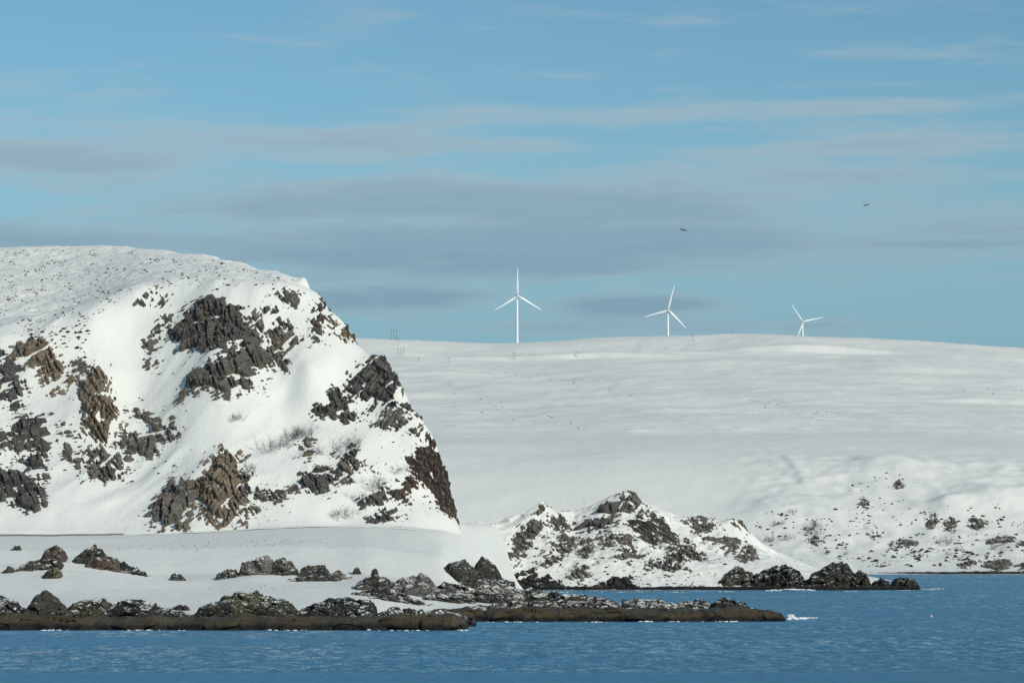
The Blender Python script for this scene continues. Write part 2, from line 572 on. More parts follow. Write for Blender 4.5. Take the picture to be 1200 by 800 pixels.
FRONT = [(500, 765), (514, 748), (530, 729)]
LOWC = {
    -320: FRONT + [(556, 715), (600, 697), (640, 669), (650, 662), (664, 665), (690, 674), (780, 651), (850, 629), (866, 625)],
    0: FRONT + [(556, 715), (600, 697), (640, 669), (650, 661), (664, 665), (690, 674), (780, 651), (850, 629), (866, 625)],
    40: FRONT + [(556, 715), (600, 697), (640, 667), (650, 659), (664, 664), (690, 674), (780, 651), (850, 628), (866, 625)],
    60: FRONT + [(556, 715), (600, 697), (640, 665), (656, 651), (670, 661), (690, 673), (780, 651), (850, 628), (866, 625)],
    100: FRONT + [(556, 715), (600, 697), (640, 667), (654, 653), (670, 663), (690, 673), (780, 651), (850, 628), (866, 624)],
    125: FRONT + [(556, 715), (600, 697), (640, 670), (653, 657), (668, 665), (690, 673), (780, 651), (850, 628), (866, 624)],
    150: FRONT + [(556, 715), (600, 697), (640, 675), (650, 666), (665, 671), (690, 673), (780, 651), (850, 627), (866, 624)],
    200: FRONT + [(556, 715), (600, 697), (640, 681), (690, 674), (780, 651), (850, 626), (866, 623)],
    250: FRONT + [(556, 714), (600, 697), (650, 683), (662, 678), (675, 675), (690, 672), (780, 649), (850, 624), (866, 621)],
    300: FRONT + [(556, 714), (600, 697), (645, 683), (664, 669), (678, 671), (690, 671), (780, 648), (850, 621), (867, 618)],
    350: FRONT + [(556, 714), (600, 697), (645, 684), (664, 671), (678, 672), (690, 670), (780, 647), (852, 619), (868, 616)],
    400: FRONT + [(556, 716), (590, 702), (630, 689), (658, 678), (690, 672), (780, 646), (855, 618), (872, 615)],
    430: [(500, 768), (512, 752), (530, 733), (560, 719), (590, 706), (625, 690), (640, 684), (655, 679), (690, 672), (780, 646), (858, 617), (878, 614)],
    470: [(500, 770), (530, 752), (560, 734), (592, 714), (610, 701), (632, 687), (645, 684), (690, 677), (785, 648), (868, 618), (886, 613)],
    500: [(500, 772), (530, 754), (560, 741), (590, 719), (608, 704), (634, 690), (650, 688), (690, 681), (790, 650), (872, 622), (897, 613)],
    520: [(500, 774), (530, 756), (562, 741), (592, 717), (610, 704), (634, 692), (650, 690), (700, 685), (795, 656), (856, 632), (906, 613)],
    540: [(500, 775), (530, 757), (566, 741), (593, 716), (611, 705), (634, 693), (650, 692), (700, 689), (796, 665), (860, 642), (916, 614), (930, 613)],
    560: [(500, 775), (530, 757), (570, 738), (595, 714), (612, 706), (634, 694), (650, 694), (700, 694), (800, 678), (856, 660), (900, 636), (944, 616), (960, 613)],
    578: [(500, 775), (530, 757), (570, 738), (595, 714), (612, 707), (634, 695), (650, 698), (700, 700), (800, 690), (866, 674), (920, 648), (966, 620), (990, 614)],
    590: [(500, 775), (530, 757), (570, 738), (595, 714), (612, 707), (634, 697), (650, 701), (700, 705), (800, 700), (880, 690), (935, 670), (980, 644), (1004, 626)],
    604: [(500, 775), (530, 757), (570, 738), (595, 714), (612, 707), (634, 699), (650, 704), (700, 711), (800, 706), (880, 700), (940, 694), (1004, 680)],
    625: [(500, 775), (530, 757), (570, 738), (595, 714), (612, 708), (636, 706), (660, 716), (700, 722), (800, 714), (900, 707), (1004, 701)],
    680: [(500, 775), (530, 757), (570, 738), (595, 715), (612, 711), (640, 724), (700, 735), (850, 718), (1004, 708)],
    800: [(500, 775), (530, 757), (570, 738), (595, 716), (612, 712), (640, 724), (700, 736)],
    870: [(500, 775), (530, 757), (570, 738), (595, 722), (612, 720), (640, 728), (700, 737)],
    940: [(500, 800)], 1100: [(500, 800)],
}
for px in list(LOWC):                                   # the terrace bank climbs steeply out of the hollow behind the rock ridges
    if px <= 520:
        L = LOWC[px]
        a = [r for q, r in L if 685 <= q <= 700][0]
        LOWC[px] = [q for q in L if q[0] < 685] + [(697, a + 1), (717, a - 17), (734, a - 31), (780, a - 41 if px < 480 else a - 38)] + [q for q in L if q[0] > 800]
LY = np.arange(498.0, 1008.0, 2.0)
LPX = np.arange(-320.0, 1101.0, 3.0)
cols = []
for px in sorted(LOWC):
    ys_, rows_ = zip(*LOWC[px])
    r_ = np.interp(LY, ys_, rows_)
    r_ = np.where(LY > ys_[-1] + 1, np.where(px < 600, r_, sea_row(LY)), r_)
    cols.append(np.minimum(r_, sea_row(LY)))
cols = np.array(cols)
TAB = np.array([np.interp(LPX, sorted(LOWC), cols[:, k]) for k in range(len(LY))]).T
for ax_, w_ in ((0, 7), (1, 5)):                       # round the joints off
    kern = np.hanning(w_ + 2)[1:-1]
    kern /= kern.sum()
    pad_ = [(w_ // 2, w_ // 2) if a == ax_ else (0, 0) for a in (0, 1)]
    TAB = np.apply_along_axis(lambda v: np.convolve(v, kern, 'valid'), ax_, np.pad(TAB, pad_, mode='edge'))


def RB_L(x, y):
    u_ = np.clip((600 + x / y * F * 1.003 - LPX[0]) / 3.0, 0, len(LPX) - 1.001)
    v_ = np.clip((y - LY[0]) / 2.0, 0, len(LY) - 1.001)
    i_, j_ = u_.astype(int), v_.astype(int)
    a_, b_ = u_ - i_, v_ - j_
    row = (TAB[i_, j_] * (1 - a_) + TAB[i_ + 1, j_] * a_) * (1 - b_) + (TAB[i_, j_ + 1] * (1 - a_) + TAB[i_ + 1, j_ + 1] * a_) * b_
    return CH + ray(600, row)[1] * y


def H_low(x, y):
    x = np.asarray(x, float).ravel()
    y = np.asarray(y, float).ravel()
    z = RB_L(x, y)
    z = z + 0.55 * fbm(p2(x, y * .7, 1 / 26.), 3, 21) + 0.12 * fbm(p2(x, y, 1 / 5.), 3, 22)
    return z


# --- rocky hill across the inlet
rp = []
for px in range(610, 1101, 30):
    for Y, z in ((960, -4), (992, -1.2)):
        rp.append((*at(px, 690, Y)[:2], z))
for (px, py, Y) in [(600, 684, 1004), (640, 683, 1004), (690, 683, 1004), (740, 683, 1004), (800, 683, 1004), (850, 683, 1006), (900, 682, 1006), (960, 686, 1006), (1010, 694, 1004), (1060, 698, 1002),
                    (592, 655, 1015), (610, 632, 1040), (625, 608, 1056), (635, 595, 1066), (648, 603, 1066), (660, 618, 1060), (672, 624, 1058), (650, 640, 1036), (640, 660, 1020),
                    (680, 655, 1024), (690, 640, 1036), (690, 618, 1058), (705, 602, 1066), (722, 586, 1074), (734, 582, 1078), (746, 590, 1074), (758, 603, 1066), (770, 606, 1066), (780, 612, 1066), (790, 632, 1054),
                    (725, 620, 1046), (720, 645, 1026), (745, 655, 1022), (760, 670, 1012), (700, 670, 1012), (770, 640, 1036), (800, 668, 1014), (800, 648, 1034), (820, 650, 1040), (830, 630, 1064), (815, 612, 1086), (840, 612, 1090),
                    (865, 610, 1096), (878, 628, 1092), (892, 650, 1092), (850, 660, 1024), (880, 655, 1044), (910, 660, 1044), (930, 660, 1080), (980, 676, 1040), (990, 674, 1090), (1012, 690, 1050), (1050, 695, 1040),
                    (520, 616, 1000), (520, 614, 1090), (540, 615, 1005), (545, 614, 1090), (560, 616, 1010), (562, 614, 1070), (575, 624, 1010), (585, 622, 1080), (605, 621, 1078), (618, 619, 1090), (600, 640, 1035)]:
    rp.append(at(px, py, Y))
for (px, Y, z) in [(620, 1130, 17), (640, 1130, 19), (700, 1140, 20), (760, 1140, 20), (830, 1150, 19), (900, 1150, 12), (980, 1150, 4), (1010, 1150, -2), (1030, 1120, -3), (1060, 1120, -3), (1100, 1100, -4),
                   (520, 1250, 18), (600, 1300, 14), (700, 1300, 15), (800, 1300, 14), (900, 1300, 10), (980, 1300, 8), (1030, 1300, -3), (1100, 1300, -4),
                   (520, 1500, 18), (650, 1500, 16), (800, 1500, 15), (900, 1500, 12), (980, 1500, 8), (1030, 1450, -3), (1100, 1450, -4), (480, 1000, 20), (480, 1100, 24), (440, 1100, 24)]:
    rp.append((*at(px, 690, Y)[:2], z))
RB_R = RBF(rp, 1.2)


def H_rocky(x, y):
    x = np.asarray(x, float).ravel()
    y = np.asarray(y, float).ravel()
    z = RB_R(x, y)
    a = sm(z, 4, 14)
    w1, w2, wi, wf = worley(np.stack([(x - .5 * y) / 9., (y + .5 * x) / 13., x * 0], 1), 2)
    z = z + a * (0.9 * fbm(p2(x, y, 1 / 9.), 3, 31) + 0.8 * (ridged(np.stack([(x - .5 * y) / 8., (y + .5 * x) / 18., x * 0], 1), 3, 33) - .2) + .45 * wf + .5 * (wi - .5) - .4)
    for (px, py, Y, hh, w_) in ((635, 593, 1066, 2.4, 6.0), (733, 580, 1078, 3.2, 6.0), (655, 606, 1064, 1.6, 3.0), (774, 606, 1066, 1.8, 3.5), (706, 602, 1066, 1.2, 3.5)):
        z = z + hh * np.exp(-np.sqrt(((x - at(px, py, Y)[0]) / w_) ** 2 + ((y - Y) / (w_ * 1.2)) ** 2 + .02)) + .15 * fbm(p2(x, y, 1 / 4.), 3, 34)
    return z


# --- great hill with the wind farm
SKY2 = [(-500, 425), (0, 415), (300, 402), (420, 397), (500, 400), (600, 401), (650, 399), (700, 396), (800, 395), (900, 394), (1000, 397), (1100, 401), (1200, 407), (1350, 425), (1700, 470)]
fp = []
for px, sk in SKY2:
    rows = [(1450, None), (1650, 641), (1704, 602), (1752, 570), (1815, 541), (2150, 510), (2750, 475), (3250, 440), (3500, 421), (3640, 413), (3800, sk)]
    for Y, py in rows:
        if py is None:
            fp.append((*at(px, 650, Y)[:2], 8 if px < 1000 else -4))
        else:
            py2 = py + (sk - 397) * min(1, max(0, (640 - py) / 240.)) if py != sk else py
            fp.append(at(px, py2, Y))
    if px > 1000:
        fp.append((*at(px, 672, 1560)[:2], 0.0))
        fp.append((*at(px, 668, 1585)[:2], 2.0))
    zc = at(px, sk, 3800)[2]
    fp.append((*at(px, sk, 4000)[:2], zc - 8))
    fp.append((*at(px, sk, 4500)[:2], zc + 2))
    fp.append((*at(px, sk, 5300)[:2], zc + 45))
    fp.append((*at(px, sk, 6500)[:2], zc - 40))
RB_F = RBF(fp, 40.0)
# knolls above the far shore: px, py, half width px, height m, depth
KNOLL = [(1115, 618, 26, 5.6, 1712), (1165, 615, 40, 6.2, 1725), (1045, 575, 45, 5.6, 1795), (960, 625, 60, 3.1, 1700), (1085, 650, 40, 1.9, 1650),
         (1190, 652, 28, 2.5, 1640), (1000, 640, 50, 1.9, 1670), (900, 628, 40, 3.1, 1700), (1060, 664, 30, 1.2, 1610), (1145, 662, 30, 1.9, 1610)]
# sun-facing drift banks: px, py, Y, half length px, height m
BANK2 = [(660, 419, 3520, 120, 7), (960, 409, 3620, 90, 8), (1150, 467, 2880, 70, 6), (820, 415, 3560, 120, 3), (520, 437, 3300, 50, 3)]


def H_far(x, y):
    x = np.asarray(x, float).ravel()
    y = np.asarray(y, float).ravel()
    z = RB_F(x, y)
    k = sm(y, 1560, 1700) * (1 - .35 * sm(y, 3600, 3800))
    q = np.stack([x / 260., y / 150., x * 0], 1)
    z = z + k * (11.0 * fbm(q, 3, 41) * sm(y, 1800, 2400) + 2.2 * fbm(np.stack([x / 110., y / 80., x * 0], 1), 3, 44) + 0.25 * fbm(p2(x, y, 1 / 16.), 3, 45))
    st = ridged(np.stack([x / 70. + y / 400., y / 45. - x / 200., x * 0], 1), 3, 47)
    z = z + k * sm(y, 2000, 2300) * 2.2 * np.clip(st - .40, 0, 1)
    st2 = ridged(np.stack([x / 30. + y / 160., y / 20. - x / 90., x * 0], 1), 3, 49)
    z = z + k * sm(y, 1700, 2000) * .25 * np.clip(st2 - .25, 0, 1) * sm(fbm(np.stack([x / 300., y / 200., x * 0], 1), 2, 50), -.05, .25)
    z = z + sm(y, 1575, 1640) * (1 - sm(y, 1800, 1880)) * sm(x, 120, 170) * (1.6 * ridged(np.stack([x / 22., y / 26., x * 0], 1), 3, 48) + .5)
    for (px, py, hw, hh, Y) in KNOLL:
        cx = at(px, py, Y)[0]
        w = hw / F * Y
        z = z + hh * np.exp(-((x - cx) / w) ** 2 - ((y - Y) / (w * 1.1)) ** 2)
    for (px, py, Y, hl_, hh) in BANK2:
        cx = at(px, py, Y)[0]
        w = hl_ / F * Y
        yy = y - Y - 10 * perlin(p2(x, y * 0, 1 / 60.), 5)
        z = z + hh * np.exp(-((x - cx) / w) ** 2) * (sm(yy, -6, 7) * np.exp(-np.clip(yy, 0, None) / 110.))
    # snow drift edge with a shaded west side
    cx, Y = at(946, 560, 1775)[0], 1780
    t = (y - (Y - 40)) / 90.
    e = x - (cx - 5 + -t * 6)
    z = z + 1.5 * sm(e, -2.2, 2.2) * np.exp(-np.clip(e, 0, None) / 14.) * sm(t, 0, .2) * (1 - sm(t, .8, 1.1))
    return z


class Grid:
    """a terrain sampled on its own mesh grid (bilinear)"""
    def __init__(self, xs, ys, Z, polar=False):
        self.xs, self.ys, self.Z, self.polar = xs, ys, Z, polar

    def __call__(self, x, y):
        x = np.asarray(x, float).ravel()
        y = np.asarray(y, float).ravel()
        if self.polar:
            x = x / y
        i = np.clip(np.searchsorted(self.xs, x) - 1, 0, len(self.xs) - 2)
        j = np.clip(np.searchsorted(self.ys, y) - 1, 0, len(self.ys) - 2)
        a = np.clip((x - self.xs[i]) / (self.xs[i + 1] - self.xs[i]), 0, 1)
        b = np.clip((y - self.ys[j]) / (self.ys[j + 1] - self.ys[j]), 0, 1)
        Z = self.Z
        return (Z[i, j] * (1 - a) + Z[i + 1, j] * a) * (1 - b) + (Z[i, j + 1] * (1 - a) + Z[i + 1, j + 1] * a) * b


def patch(name, xs, ys, Hf, mat, label, smooth=True, cull=None):
    gx, gy = np.meshgrid(xs, ys, indexing='ij')
    z = Hf(gx, gy)
    q = grid_quads(len(xs), len(ys))
    if cull is not None:
        keep = cull(gx.ravel(), gy.ravel(), z)
        q = q[keep[q].any(1)]
    struct(mesh_np(name, np.stack([gx.ravel(), gy.ravel(), z], 1), q, mat, smooth), label)
    return Grid(xs, ys, z.reshape(gx.shape))


xs = np.concatenate([np.arange(-330, -205, 4.0), np.arange(-205, 20, 0.75), np.arange(20, 60, 4.0)])
ys = np.concatenate([np.arange(842, 860, 3.0), np.arange(860, 1000, 0.75), np.arange(1000, 1165, 1.0), np.arange(1165, 1330, 8.0)])
H_head = patch('headland', xs, ys, H_head, M_SNOW_ROUGH, 'steep snow covered headland with dark crags on the left', True,
               lambda x, y, z: (z > 7) & (x < 12))

xs = np.concatenate([np.arange(-330, -150, 3.0), np.arange(-150, 75, 0.7), np.arange(75, 90, 3.0)])
ys = np.concatenate([np.arange(500, 660, 0.7), np.arange(660, 1004, 1.2)])
H_low = patch('snowfield', xs, ys, H_low, M_SNOW, 'gently rising snowfield between the shore rocks and the headland')

xs = np.concatenate([np.arange(-60, -20, 2.0), np.arange(-20, 150, 0.6), np.arange(150, 180, 2.0)])
ys = np.concatenate([np.arange(955, 990, 2.0), np.arange(990, 1110, 0.6), np.arange(1110, 1520, 5.0)])
H_rocky = patch('rocky_hill', xs, ys, H_rocky, M_SNOW, 'low snowy hill with two rocky peaks above the inlet')

u = np.linspace(-0.34, 0.34, 560)
ys = np.concatenate([np.arange(1420, 1560, 10), np.arange(1560, 2100, 2.0), np.geomspace(2100, 3900, 330), np.geomspace(3920, 7000, 30)])
gx, gy = np.meshgrid(u, ys, indexing='ij')
gx = gx * gy
zf = H_far(gx, gy)
struct(mesh_np('hill', np.stack([gx.ravel(), gy.ravel(), zf], 1), grid_quads(len(u), len(ys)), M_SNOW_FAR),
       'broad snow covered hill carrying the wind turbines')
H_far = Grid(u, ys, zf.reshape(gx.shape), True)


# ------------------------------------------------------------------ casting pixels onto terrain
def cast(px, py, Hf, y0, y1, step):
    """where the line of sight of a photo pixel meets a terrain (nearest miss when it passes above)"""
    a, b = ray(np.asarray(px, float), np.asarray(py, float))
    a, b = np.atleast_1d(a), np.atleast_1d(b)
    Ys = np.arange(y0, y1, step)
    A = a[:, None] * Ys[None]
    Z = CH + b[:, None] * Ys[None]
    Hh = Hf(A.ravel(), np.tile(Ys, len(a))).reshape(A.shape)
    d = Z - Hh
    hit = d < 0
    first = np.where(hit.any(1), hit.argmax(1), d.argmin(1))
    Y = Ys[first].astype(float)
    lo, hi = np.maximum(Y - step, y0), Y.copy()
    ok = hit.any(1)
    for _ in range(12):
        mid = (lo + hi) / 2
        below = CH + b * mid < Hf(a * mid, mid)
        hi = np.where(below, mid, hi)
        lo = np.where(below, lo, mid)
    Y = np.where(ok, hi, Y)
    return np.stack([a * Y, Y, Hf(a * Y, Y)], 1)


def sdist(P, poly):
    """signed distance (positive inside) of 2-D points to a polygon"""
    n = len(poly)
    d = np.full(len(P), 1e9)
    ins = np.zeros(len(P), bool)
    for i in range(n):
        a, b = poly[i], poly[(i + 1) % n]
        e = b - a
        w = P - a
        t = np.clip((w @ e) / max(e @ e, 1e-9), 0, 1)
        d = np.minimum(d, np.sqrt(((w - t[:, None] * e) ** 2).sum(1)))
        c1 = (P[:, 1] >= a[1]) & (P[:, 1] < b[1]) & (e[0] * w[:, 1] > e[1] * w[:, 0])
        c2 = (P[:, 1] < a[1]) & (P[:, 1] >= b[1]) & (e[0] * w[:, 1] < e[1] * w[:, 0])
        ins ^= c1 | c2
    return np.where(ins, d, -d)


def crag(poly, Hf, rng_, mat, label, cover=0.0, thick=1.6, strata=35., res=0.28, seed=1, amp=1.0, cat='crag', group=None, name='crag', lean=0.0, unit=1.0):
    """a rock face breaking through the snow: a displaced sheet whose low parts stay under the snow surface"""
    poly = np.array(poly, float)
    W = cast(poly[:, 0], poly[:, 1], Hf, *rng_)
    c = W.mean(0)
    e = 1.5
    gxz = []
    for q in W:
        hx = (Hf([q[0] + e], [q[1]])[0] - Hf([q[0] - e], [q[1]])[0]) / (2 * e)
        hy = (Hf([q[0]], [q[1] + e])[0] - Hf([q[0]], [q[1] - e])[0]) / (2 * e)
        gxz.append((-hx, -hy, 1))
    N = np.mean([np.array(g) / np.linalg.norm(g) for g in gxz], 0)
    N[1] = min(N[1], -0.25)
    N /= np.linalg.norm(N)
    U = np.cross([0, 0, 1.0], N)
    U = -U if U[0] < 0 else U
    U /= np.linalg.norm(U)
    V = np.cross(N, U)
    V = -V if V[2] < 0 else V
    Q = np.stack([(W - c) @ U, (W - c) @ V], 1)
    pad = 3.0
    mn, mx = Q.min(0) - pad, Q.max(0) + pad
    us, vs = np.arange(mn[0], mx[0], res), np.arange(mn[1], mx[1], res)
    gu, gv = np.meshgrid(us, vs, indexing='ij')
    P2 = np.stack([gu.ravel(), gv.ravel()], 1)
    P = c + P2[:, :1] * U + P2[:, 1:] * V
    # slide along N onto the snow surface
    t = np.zeros(len(P))
    for _ in range(14):
        R = P + t[:, None] * N
        t = t + np.clip(Hf(R[:, 0], R[:, 1]) - R[:, 2], -4, 4) * 0.55 * max(N[2], .3)
    t = np.clip(t, -14, 14)
    B = P + t[:, None] * N
    th = math.radians(strata)
    s_ = P2[:, 0] * math.cos(th) + P2[:, 1] * math.sin(th)
    r_ = -P2[:, 0] * math.sin(th) + P2[:, 1] * math.cos(th)
    K = 1.0 / unit
    o = np.full(len(P2), seed * 3.7)
    sd = sdist(P2, Q)
    px_, py_ = P2[:, 0] * K, P2[:, 1] * K
    s_, r_ = s_ * K, r_ * K
    nz3 = lambda a, b, k, oc, sd_: fbm(np.stack([a, b, o + k], 1), oc, sd_)
    ru = math.sqrt(unit)
    qx, qy = P2[:, 0] / ru, P2[:, 1] / ru
    warp = (4.2 * nz3(qx * .15, qy * .15, 0, 3, 51) + 2.6 * nz3(qx * .5, qy * .3, 2, 3, 56)) * ru
    edge = sd + warp
    slab = nz3(s_ * .08, r_ * .30, 0, 3, 52)
    fing = ridged(np.stack([px_ * .20 + .07 * py_, py_ * .05, o + 5], 1), 3, 53)        # snow chutes down the face
    f1, f2, idv, fac = worley(np.stack([s_ * .11, r_ * .46, o], 1) + .22 * np.stack([slab, fing, 0 * slab], 1), 3)
    blk = (idv - .5) * sm(f2 - f1, 0.0, .12) - .5 * (1 - sm(f2 - f1, 0, .07)) + .40 * fac
    fine = nz3(px_ * .8, py_ * .8, 0, 4, 55)
    ph = r_ / 2.8 + .45 * slab + .16 * nz3(px_ * .22, py_ * .22, 7, 2, 58)
    lay = np.floor(ph)
    fr = ph - lay
    la = .35 + 1.3 * np.abs(np.sin(lay * 12.9898 + seed)) * np.clip(nz3(s_ * .13, lay * 1.7, 9, 2, 59) + .5, 0, 1)
    saw = np.where(fr < .84, fr / .84, (1 - fr) / .16) * la                              # stepped layers with ledges
    gap = 1.5 * sm(fing, .45, .74) + 2.5 * sm(nz3((qx * math.cos(th) + qy * math.sin(th)) * .09, (qy * math.cos(th) - qx * math.sin(th)) * .24, 11, 3, 57), .06, .24)
    eo = np.where(edge < 0, edge * .34, edge * .5)
    d = np.clip(eo, -2.4 * unit, thick * .42) + amp * unit * (.7 * slab + 1.65 * (saw - .42) + .85 * blk + .24 * fine) - gap * min(1.0, .75 * thick / 2.0 + .35) + 1.0 * unit - cover * unit
    vv = (P2[:, 1] - Q[:, 1].min()) / max(np.ptp(Q[:, 1]), .1)
    d = d + .6 * lean * np.clip(vv, 0, 1) * sm(edge, 0, 3 * unit)
    D = N * 0.8 + np.array([0, -.25, 0.0])
    D /= np.linalg.norm(D)
    X = B + d[:, None] * D
    quads = grid_quads(len(us), len(vs))
    keep = (d[quads] > -.55 * unit).any(1) & (np.abs(np.diff(t[quads], axis=1)).max(1) < 3)
    quads = quads[keep]
    if len(quads) == 0:
        return None
    # loose pieces: the biggest is the crag, the larger rest are parts, crumbs are rubble
    lab_ = np.arange(len(X))
    while True:
        m_ = lab_[quads].min(1)
        new = lab_.copy()
        for k in range(4):
            np.minimum.at(new, quads[:, k], m_)
        new = new[new]
        if (new == lab_).all():
            break
        lab_ = new
    comp = lab_[quads[:, 0]]
    ids, cnt = np.unique(comp, return_counts=True)
    order = ids[np.argsort(-cnt)]
    n0 = np.cross(X[quads[0, 1]] - X[quads[0, 0]], X[quads[0, 3]] - X[quads[0, 0]])
    flip = n0 @ N < 0

    def piece(nm, sel, parent=None):
        qd = quads[sel]
        if flip:
            qd = qd[:, ::-1]
        used, inv = np.unique(qd, return_inverse=True)
        pts = X[used] - (np.array(parent.location) if parent else 0)
        return mesh_np(nm, pts, inv.reshape(qd.shape), mat, False, parent)

    ob = piece(name, comp == order[0])
    recenter(ob)
    crumbs = np.zeros(len(quads), bool)
    for cid, cn in zip(order[1:], np.sort(cnt)[::-1][1:]):
        if cn > 90:
            piece('rock_piece', comp == cid, ob)
        else:
            crumbs |= comp == cid
    if crumbs.any():
        piece('rubble', crumbs, ob)['kind'] = 'stuff'
    return tag(ob, label, cat, group)


